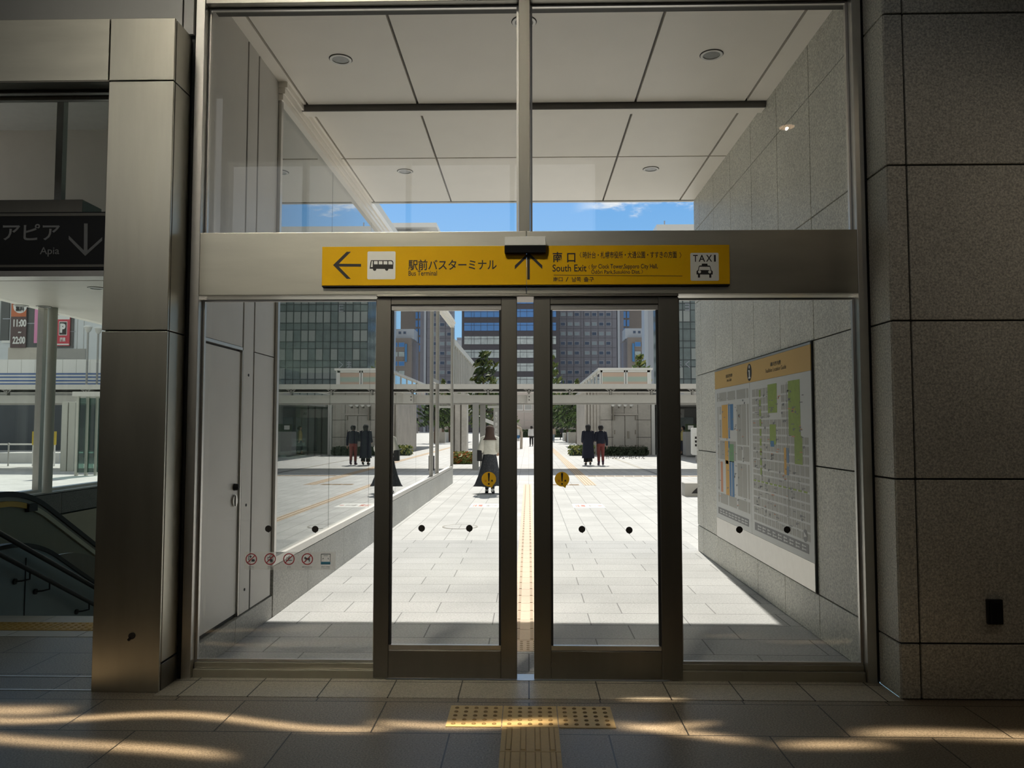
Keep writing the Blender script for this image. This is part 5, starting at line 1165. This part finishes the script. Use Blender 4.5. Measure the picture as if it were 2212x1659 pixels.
b = MB(); bw(b, 'P', 131, 699, 142.5, 719, .06); bw(b, '提携', 130, 729, 142, 738, .02); b.build('lettering', M['white'], t); patch('white_base', M['white'], t, 123, 149, 742.5, 745.5, YB_, 0, .02)
# bus terminal roof
YB2 = 44
t = thing('bus_terminal_roof', 'bus terminal roof edge with white panels and blue stripes at far left', 'canopy', (P(100, 800, YB2)[0], YB2, 0))
M['blue_stripe'] = mat('blue_stripe', (.10, .17, .36), .6)
b = MB(); a, c, z0, z1 = rect(-160, 290, 777, 806, YB2)
x = a
while x < c: b.box(x + .01, x + .80, YB2, YB2 + 6, z0, z1); x += .81
b.build('parapet_panels', M['white'], t)
patch('stripe_ground', M['white'], t, -160, 290, 806, 831, YB2, -.3, -.02)
b = MB()
for y0 in (806.5, 813.5, 821, 828): a, c, z0, z1 = rect(-160, 290, y0, y0 + 3.2, YB2); b.box(a, c, YB2 - .01, YB2 + .02, z0, z1)
b.build('blue_stripes', M['blue_stripe'], t)
patch('soffit_beam', M['postgrey'], t, -160, 290, 846, 869, YB2 - 6, -.5, 0)
a, c, z0, z1 = rect(-160, 290, 832, 838, YB2 - 7); MB().box(a, c, YB2 - 7, YB2, z0, z1).build('glass_canopy', M['shade_wall'], t)
for px in (38, 58, 124, 166, 182): a, c, z0, z1 = rect(px - 1, px + 1, 834, 848, YB2 - 6.5); MB().box(a, c, YB2 - 6.5, YB2 - 6.3, z0, z1).build('strut', M['postgrey'], t)
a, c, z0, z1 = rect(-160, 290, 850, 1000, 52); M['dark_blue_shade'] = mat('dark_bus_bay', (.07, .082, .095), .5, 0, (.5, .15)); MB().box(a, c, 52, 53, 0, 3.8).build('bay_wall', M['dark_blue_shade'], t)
for px0, px1, lab in ((134, 147, 'left one of two concrete pillars behind the yellow street sign'), (149, 163, 'right one of two concrete pillars behind the yellow street sign')):
    a, c, z0, z1 = rect(px0, px1, 866, 1022, 27.5); tag(MB().box(a, c, 27.5, 27.8, 0, 2.5).build('bay_pillar', M['column'], origin=((a + c) / 2, 27.6, 0), bevel=.01), lab, 'pillar', 'pillars of the bus bays')
t = thing('green_glass_screen', 'greenish glass screen of posts and panes beside the far left pillars', 'glass screen', (P(190, 1030, 25)[0], 25, 0))
M['green_glass'] = glass('green_glass', (.28, .42, .38), 1.3)
a, c, z0, z1 = rect(170, 216, 860, 1034, 25); 
for i in range(3): x = a + (c - a) * i / 3; MB().box(x + .03, a + (c - a) * (i + 1) / 3, 25 + .15 * i, 25.02 + .15 * i, .1, 2.55).build('pane', M['green_glass'], t); MB().box(x - .04, x + .03, 24.95 + .15 * i, 25.06 + .15 * i, 0, 2.6).build('post', M['column'], t)
MB().box(a - .1, c + .1, 24.8, 25.5, 2.6, 2.75).build('head_beam', M['canopy_out'], t)
t = thing('railing', 'thin pale railing along the street at far left', 'railing', (P(20, 1008, 31)[0], 31, 0))
xa, _ = P(-140, 960, 31); xb, _ = P(69, 960, 31); b = MB(); b.tube([(xa, 31, .89), (xb, 31, .89)], .03, 8); b.build('top_rail', M['white'], t)
for px in (-110, -45, 19): x, _ = P(px, 960, 31); b = MB(); b.tube([(x, 31, 0), (x, 31, .87)], .03, 8); b.ball((x, 31, .9), .055, .055, .045, 10, 6); b.build('post', M['hallgrey'], t)
t = thing('street_sign', 'yellow street sign board with a red ring on two posts', 'sign', (P(96, 1007, 31)[0], 30.9, 0))
M['streetyellow'] = mat('street_sign_yellow', (.66, .50, .06), .5); a, c, z0, z1 = rect(71, 122, 932, 961, 30.9)
MB().box(a, c, 30.86, 30.92, z0, z1).build('board', M['streetyellow'], t); b = MB(); fq = front(30.86); cc = P(79, 946, 30.86); b.ring(cc, fq, .085, .12, 0, .006, 28); b.mi = 1; b.prism(circ(cc, .085, 24), fq, 0, .005); b.build('red_ring', [M['red_ink'], M['white']], t)
for px in (70.5, 117): x, _ = P(px, 990, 30.95); b = MB(); b.tube([(x, 30.96, 0), (x, 30.96, z1)], .03, 8); b.build('post', M['white'], t)
a, c, _, _ = rect(-160, 128, 990, 1000, 34); tag(MB().box(a, c, 34, 34.4, 0, .42).build('kerb_wall', M['white'], origin=((a + c) / 2, 34.2, 0)), 'low white wall behind the thin railing at far left', 'wall')
for i, px in enumerate((190.5, 199, 207)):
    x, z = P(px, 711, 40); lab = ['left of three frosted street lamps beside the steel post', 'middle of three frosted street lamps beside the steel post', 'right of three frosted street lamps beside the steel post'][i]
    y = 40 + .6 * i; t = thing('street_lamp', lab, 'street lamp', (x, y, 0), 'cluster of street lamps')
    b = MB(); b.tube([(x, y, 0), (x, y, z - .1)], .055, 8); b.build('pole', M['postgrey'], t)
    b = MB(); b.tube([(x, y, z - .18), (x, y, z - .1), (x, y, z + .08), (x, y, z + .1)], [.06, .13, .19, .19], 16); b.build('globe', M['offwhite'], t)
    b = MB(); b.tube([(x, y, z + .1), (x, y, z + .17), (x, y, z + .22)], [.22, .2, .06], 16); b.build('cap', M['white'], t)

# ================================================================== PEOPLE
M['skin'] = mat('skin', (.50, .32, .23), .55, 0, (30, .05)); M['hair_black'] = mat('black_hair', (.012, .011, .012), .75, 0, (90, .3), 0, (1, 1, .15)); M['hair_brown'] = mat('brown_hair', (.085, .05, .038), .8, 0, (90, .3), 0, (1, 1, .15))
M['eye'] = mat('eye_dark', (.02, .015, .012), .2)
def lerp(a, b, t): return tuple(a[i] + (b[i] - a[i]) * t for i in range(3))
def person(lab, x, y, h, ang, build, stride=.12, armL=None, armR=None, z=0., voxel=.010, female=False):
    """body faces local +Y; ang turns it about Z. Everything is built in local metres for a 1.70 m figure, then scaled to h."""
    k = h / 1.70; t = thing('person', lab, 'person', (x, y, z)); ca, sa = math.cos(ang), math.sin(ang)
    def L(p): return (x + k * (p[0] * ca - p[1] * sa), y + k * (p[0] * sa + p[1] * ca), z + k * p[2])
    class LB(MB):
        def fin(s, name, mats, par=None):
            s.v = [L(p) for p in s.v]; return s.build(name, mats, par or t)
    sw = .165 if female else .19
    hipL, hipR = (-.085, 0, .90), (.085, 0, .90)
    J = {}
    for nm, sgn, st in (('L', -1, stride), ('R', 1, -stride)):
        hip = (sgn * .085, 0, .90); lift = .03 if st < 0 else 0
        ank = (sgn * .075, st, .085 + lift); knee = (sgn * .085, st * .5 + (.035 if st > 0 else .05), .49)
        sh = (sgn * sw, -.005, 1.395)
        arm = (armL if sgn < 0 else armR) or ((sgn * (sw + .045), -.03, 1.11), (sgn * (sw + .055), .045 - st * .8, .86))
        J[nm] = dict(hip=hip, knee=knee, ank=ank, sh=sh, el=arm[0], wr=arm[1], sgn=sgn, lift=lift)
    b = LB()
    # trunk and neck
    def el(cx, cy, cz, rx, ry, n=18): return [(cx + rx * math.cos(2 * math.pi * i / n), cy + ry * math.sin(2 * math.pi * i / n), cz) for i in range(n)]
    wv_ = .125 if female else .14
    b.loft([el(0, 0, .84, .12, .09), el(0, -.01, .92, .165 if female else .155, .11), el(0, 0, 1.06, wv_, .10), el(0, .01, 1.22, .15, .115), el(0, 0, 1.36, .165, .10), el(0, -.01, 1.42, .10, .075), el(0, 0, 1.47, .055, .058), el(0, .012, 1.54, .052, .056)])
    # head, nose, ears, jaw
    b.ball((0, .015, 1.60), .073, .092, .108, 20, 14); b.ball((0, .045, 1.545), .05, .055, .05, 14, 8)
    b.tube([(0, .098, 1.61), (0, .118, 1.575), (0, .10, 1.568)], [.008, .014, .008], 8)
    for s_ in (-1, 1): b.ball((s_ * .076, .0, 1.595), .012, .02, .032, 8, 6)
    for nm in 'LR':
        j = J[nm]; s_ = j['sgn']
        b.tube([j['hip'], lerp(j['hip'], j['knee'], .5), j['knee'], lerp(j['knee'], j['ank'], .35), j['ank']], [.092, .075, .055, .056, .038], 14)
        fz = j['lift']; a_ = j['ank']; toe = (a_[0] + s_ * .02, a_[1] + .17, .03)
        b.tube([(a_[0], a_[1] - .05, .045 + fz * 1.6), (a_[0], a_[1] + .02, .05 + fz), toe], [.036, .042, .026], 12)
        b.ball(j['sh'], .06, .06, .06, 12, 8)
        b.tube([j['sh'], lerp(j['sh'], j['el'], .5), j['el'], lerp(j['el'], j['wr'], .35), j['wr']], [.055, .047, .038, .037, .025], 12)
        d = (Vector(j['wr']) - Vector(j['el'])).normalized(); side_ = Vector((0, 1, 0)) if abs(d.y) < .8 else Vector((s_, 0, 0)); ax = d.cross(side_).normalized(); side_ = ax.cross(d).normalized() * (1 if True else -1)
        w_ = Vector(j['wr']); pc = w_ + d * .055
        for q_ in range(5):
            f_ = (q_ - 2) / 2; b.tube([w_ + d * .01 + side_ * f_ * .016, pc + d * .035 + side_ * f_ * .03], [.015, .016], 8)
        for q_, ln in enumerate((.058, .072, .078, .070)):
            base = pc + d * .035 + side_ * (q_ - 1.5) * -.0185; curl = -ax * s_ * (1 if s_ else 1)
            b.tube([base, base + d * ln * .5 + curl * .004, base + d * ln * .85 + curl * .018], [.0098, .009, .0075], 8)
        th = w_ + d * .03 + side_ * .026; b.tube([th, th + d * .03 + side_ * .018, th + d * .058 + side_ * .022], [.013, .0115, .009], 8)
    o = b.fin('body', M['skin']); rm = o.modifiers.new('fuse', 'REMESH'); rm.mode = 'VOXEL'; rm.voxel_size = voxel * k; rm.use_smooth_shade = True
    sm = o.modifiers.new('soft', 'SMOOTH'); sm.factor = .5; sm.iterations = 3
    b = LB(); b.ball((-.03, .096, 1.605), .012, .008, .009, 10, 6); b.ball((.03, .096, 1.605), .012, .008, .009, 10, 6); b.fin('eyes', M['eye'])
    build(LB, J, el, t)
    return t
def sleeves(b, J, r0, r1, upto=1.0, flare=0.):
    for nm in 'LR':
        j = J[nm]; pts = [lerp(j['sh'], (0, 0, 1.40), .25), j['sh'], lerp(j['sh'], j['el'], .5), j['el']]; rs = [r0, r0, r0 * .95, (r0 + r1) / 2 + flare]
        if upto > .5: e_ = lerp(j['el'], j['wr'], (upto - .5) * 2); pts += [lerp(j['el'], e_, .5), e_]; rs += [(r0 * .4 + r1 * .6) + flare, r1 + flare]
        b.tube(pts, rs, 14)
def trunk(b, el, sections, folds=0., n=28, seed=1):
    rr = random.Random(seed); rings = []
    ph = [rr.uniform(0, 6.28) for _ in range(4)]
    for (cx, cy, cz, rx, ry, fo) in sections:
        ring_ = []
        for i in range(n):
            a = 2 * math.pi * i / n; q_ = 1 + fo * (math.sin(5 * a + ph[0]) * .6 + math.sin(9 * a + ph[1]) * .4)
            ring_.append((cx + rx * q_ * math.cos(a), cy + ry * q_ * math.sin(a), cz + fo * .25 * math.sin(4 * a + ph[2])))
        rings.append(ring_)
    b.loft(rings)
def hair_short(LB, m, vol=1.0, nape=1.53):
    b = LB(); rings = []
    for i in range(9):
        t_ = i / 8; zz = nape + (1.722 - nape) * t_; rz = max(0.02, math.sqrt(max(0, 1 - ((zz - 1.612) / .118) ** 2)) if zz > 1.612 else .80 + .2 * (zz - nape) / (1.612 - nape))
        fr = -.01 if zz > 1.63 else -.035
        rings.append([(.083 * vol * rz * math.cos(a) * (1 + .03 * math.sin(7 * a + i)), fr + (.098 * vol if math.sin(a) < 0 else (.095 if zz > 1.645 else .055)) * rz * math.sin(a), zz) for a in [2 * math.pi * q_ / 22 for q_ in range(22)]])
    b.loft(rings); return b.fin('hair', m)
def shoes(LB, J, m, sole=None, r=.046):
    for nm in 'LR':
        j = J[nm]; a_ = j['ank']; s_ = j['sgn']; fz = j['lift']; b = LB()
        b.tube([(a_[0], a_[1] - .065, .05 + fz * 1.7), (a_[0], a_[1] - .01, .055 + fz * 1.1), (a_[0] + s_ * .012, a_[1] + .09, .045 + fz * .3), (a_[0] + s_ * .02, a_[1] + .185, .035)], [r * .85, r, r, r * .62], 14)
        if sole: b.mi = 1; b.tube([(a_[0], a_[1] - .07, .016 + fz * 1.9), (a_[0] + s_ * .02, a_[1] + .19, .014)], [r * .85, r * .75], 10)
        b.fin('shoe', [m, sole] if sole else m)
def trousers(LB, J, el, m, r=(.105, .085, .070, .062), hem=.10):
    b = LB(); trunk(b, el, [(0, 0, .80, .165, .115, 0), (0, -.012, .90, .180, .128, 0), (0, 0, 1.02, .158, .118, 0)])
    for nm in 'LR':
        j = J[nm]; e_ = lerp(j['knee'], j['ank'], 1 - hem); top = (j['hip'][0] * .95, j['hip'][1], j['hip'][2] - .02)
        b.tube([top, lerp(top, j['knee'], .5), j['knee'], lerp(j['knee'], e_, .5), e_], [r[0], r[1], r[2], (r[2] + r[3]) / 2, r[3]], 16)
    return b.fin('trousers', m)
def cloth(name, col, rough=.85, noise=(25, .12), **k): M[name] = mat(name, col, rough, 0, noise, **k); return M[name]

cloth('cream_blouse', (.74, .72, .64)); cloth('navy_coat', (.010, .013, .030)); cloth('navy_sweater', (.011, .014, .032)); cloth('brick_trousers', (.20, .050, .045)); cloth('dark_cuff', (.06, .03, .06)); cloth('white_shirt', (.74, .74, .73)); cloth('black_trousers', (.013, .013, .016)); cloth('beige_shirt', (.50, .40, .31)); cloth('blue_jeans', (.30, .36, .42)); cloth('charcoal_top', (.03, .03, .036)); cloth('yellow_top', (.56, .48, .20)); cloth('dark_skirt', (.03, .032, .045)); cloth('black_leather', (.010, .010, .012), .4)
m = cloth('patterned_skirt', (.05, .052, .062)); n_ = m.node_tree.nodes; l_ = m.node_tree.links
vz = n_.new('ShaderNodeTexVoronoi'); vz.inputs['Scale'].default_value = 38; tcn = n_.new('ShaderNodeTexCoord'); l_.new(tcn.outputs['Object'], vz.inputs['Vector'])
vr = n_.new('ShaderNodeMapRange'); vr.inputs[1].default_value = .18; vr.inputs[2].default_value = .30; vr.inputs[3].default_value = 1; vr.inputs[4].default_value = 0; l_.new(vz.outputs['Distance'], vr.inputs[0])
mm = n_.new('ShaderNodeMix'); mm.data_type = 'RGBA'; l_.new(vr.outputs[0], mm.inputs[0]); mm.inputs[6].default_value = (.040, .043, .052, 1); mm.inputs[7].default_value = (.15, .15, .145, 1); l_.new(mm.outputs[2], n_['Principled BSDF'].inputs['Base Color'])

# woman in front, walking away
def dress_woman(LB, J, el, t):
    b = LB(); trunk(b, el, [(0, 0, 1.0, .185, .14, .03), (0, 0, 1.06, .20, .15, .05), (0, 0, 1.2, .195, .15, .02), (0, 0, 1.34, .185, .135, .0), (0, -.005, 1.42, .13, .10, 0), (0, 0, 1.465, .07, .07, 0)], seed=3)
    sleeves(b, J, .085, .075, .62, .02); b.fin('blouse', M['cream_blouse'])
    b = LB(); trunk(b, el, [(.0, 0, .20, .40, .31, .10), (.0, 0, .26, .36, .28, .085), (.0, 0, .45, .29, .235, .06), (0, 0, .7, .22, .18, .035), (0, 0, .9, .185, .145, .01), (0, 0, 1.03, .155, .12, 0)], n=60, seed=5); b.fin('skirt', M['patterned_skirt'])
    b = LB(); rings = []
    for zz, rx, ry, cy in ((1.365, .175, .06, -.09), (1.39, .165, .08, -.075), (1.44, .135, .095, -.05), (1.51, .118, .105, -.03), (1.58, .112, .115, -.012), (1.64, .113, .115, -.005), (1.69, .100, .10, .0), (1.722, .070, .07, 0), (1.733, .015, .015, 0)):
        rings.append([(rx * math.cos(a) * (1 + .03 * math.sin(6 * a + zz * 20)), cy + ry * (math.sin(a) if math.sin(a) < .35 else .35), zz) for a in [2 * math.pi * q_ / 26 for q_ in range(26)]])
    b.loft(rings); b.fin('hair', M['hair_brown']); shoes(LB, J, M['white_shirt'], M['black_trousers'])
    b = LB(); 
    for nm in 'LR': j = J[nm]; b.tube([lerp(j['knee'], j['ank'], .3), lerp(j['knee'], j['ank'], .97)], [.058, .045], 12)
    b.fin('stockings', M['charcoal_top'])
wx, wy = G(1058, 1066, 0)
t = person('woman in a cream blouse and long dark patterned skirt walking away from the doors', wx, wy, 1.60, R(2), dress_woman, .16, armL=((-.23, -.04, 1.13), (-.235, .10, .95)), armR=((.235, -.05, 1.14), (.21, .13, 1.02)), voxel=.009, female=True)
bx_ = wx - .245; tb = thing('shoulder_bag', 'black shoulder bag hanging at the left side of the woman in cream', 'bag', (bx_, wy, .82))
b = MB(); b.loft([[(bx_ + u * .055, wy + v * .125, zz) for u, v in ((-1, -1), (1, -1), (1.1, 0), (1, 1), (-1, 1), (-1.15, 0))] for zz in (.78, .80, 1.0, 1.04)], smooth=False); b.build('bag_body', M['black_leather'], tb, bevel=.012)
b = MB(); b.tube([(bx_, wy + .10, 1.02), (bx_ + .03, wy + .07, 1.2), (bx_ + .085, wy + .0, 1.335), (bx_ + .03, wy - .07, 1.2), (bx_, wy - .10, 1.02)], .011, 8); b.build('strap', M['black_leather'], tb)
# couple
def dress_coat(LB, J, el, t):
    b = LB(); trunk(b, el, [(0, -.0, .30, .262, .21, .06), (0, 0, .36, .255, .205, .05), (0, 0, .6, .245, .185, .035), (0, 0, .9, .225, .165, .02), (0, 0, 1.15, .205, .155, .01), (0, 0, 1.33, .195, .14, 0), (0, -.005, 1.425, .13, .10, 0), (0, 0, 1.47, .075, .07, 0)], n=48, seed=8)
    sleeves(b, J, .074, .058, 1.0); b.fin('coat', M['navy_coat']); trousers(LB, J, el, M['black_trousers'], (.10, .09, .09, .095), .12); shoes(LB, J, M['black_leather']); o = hair_short(LB, M['hair_black'], 1.38, 1.46)
    b = LB(); b.loft([[( .068 * q_ * math.cos(a), -.005 + .068 * q_ * math.sin(a), zz) for a in [2 * math.pi * i / 18 for i in range(18)]] for zz, q_ in ((1.455, 1.1), (1.495, .98))]); b.fin('pale_collar', M['white_shirt'])
cx, cy = G(1270.5, 1005, 0); person('person in a long dark navy coat walking with black hair, left of the couple', cx, cy, 1.69, R(3), dress_coat, .13, armL=((-.225, -.03, 1.12), (-.215, .15, .98)), armR=((.225, -.03, 1.12), (.22, .15, .99)), voxel=.012)
def dress_sweater(LB, J, el, t):
    b = LB(); trunk(b, el, [(0, 0, .90, .18, .135, .02), (0, 0, .98, .185, .14, .03), (0, 0, 1.15, .19, .14, .01), (0, 0, 1.33, .20, .13, 0), (0, -.005, 1.425, .13, .095, 0), (0, 0, 1.48, .068, .066, 0)], seed=4)
    sleeves(b, J, .072, .048, 1.0); b.fin('sweater', M['navy_sweater']); trousers(LB, J, el, M['brick_trousers'], (.10, .085, .068, .058), .22)
    for nm in 'LR':
        j = J[nm]; b = LB(); b.tube([lerp(j['knee'], j['ank'], .74), lerp(j['knee'], j['ank'], .98)], [.057, .05], 14); b.fin('cuff', M['dark_cuff'])
    shoes(LB, J, M['dark_cuff']); hair_short(LB, M['hair_black'], 1.38, 1.50)
cx2, cy2 = G(1298, 1005, 0); person('person in a navy sweater and brick red trousers, right of the couple', cx2, cy2, 1.66, R(2), dress_sweater, .10, armL=((-.225, -.02, 1.12), (-.21, .16, 1.04)), armR=((.25, -.02, 1.10), (.265, .02, .84)), voxel=.012)
# far walkers
def simple(top, bottom, hair=None, skirt=False):
    def f_(LB, J, el, t):
        b = LB(); trunk(b, el, [(0, 0, .86, .19, .14, .02), (0, 0, 1.0, .19, .14, .02), (0, 0, 1.2, .19, .14, .01), (0, 0, 1.34, .195, .13, 0), (0, -.005, 1.425, .13, .095, 0), (0, 0, 1.47, .068, .066, 0)]); sleeves(b, J, .076, .055, .95); b.fin('shirt', top)
        if skirt: b = LB(); trunk(b, el, [(0, 0, .25, .25, .21, .06), (0, 0, .6, .21, .17, .03), (0, 0, 1.0, .16, .125, 0)]); b.fin('skirt', bottom)
        else: trousers(LB, J, el, bottom)
        shoes(LB, J, M['black_leather']); hair_short(LB, hair or M['hair_black'], 1.3, 1.50)
    return f_
for px, py, h_, fn_, lab, st, ang in ((1148, 964, 1.66, simple(M['white_shirt'], M['black_trousers']), 'far walker in a white shirt and black trousers in the gap between the doors', .18, 8),
                                   (1195, 955.5, 1.62, simple(M['beige_shirt'], M['blue_jeans']), 'far walker in a beige shirt and pale jeans', .14, -6),
                                   (1213.5, 949.5, 1.60, simple(M['charcoal_top'], M['black_trousers']), 'farthest walker, all in dark clothes, near the planter boxes', .2, 30)):
    x, y = G(px, py, 0); person(lab, x, y, h_, R(ang), fn_, st, voxel=.016)
x, y = G(1476, 983, 0); person('woman in a yellow top and dark skirt in the shaded entrance at right', x, y, 1.62, R(70), simple(M['yellow_top'], M['dark_skirt'], None, True), .12, voxel=.014, female=True)
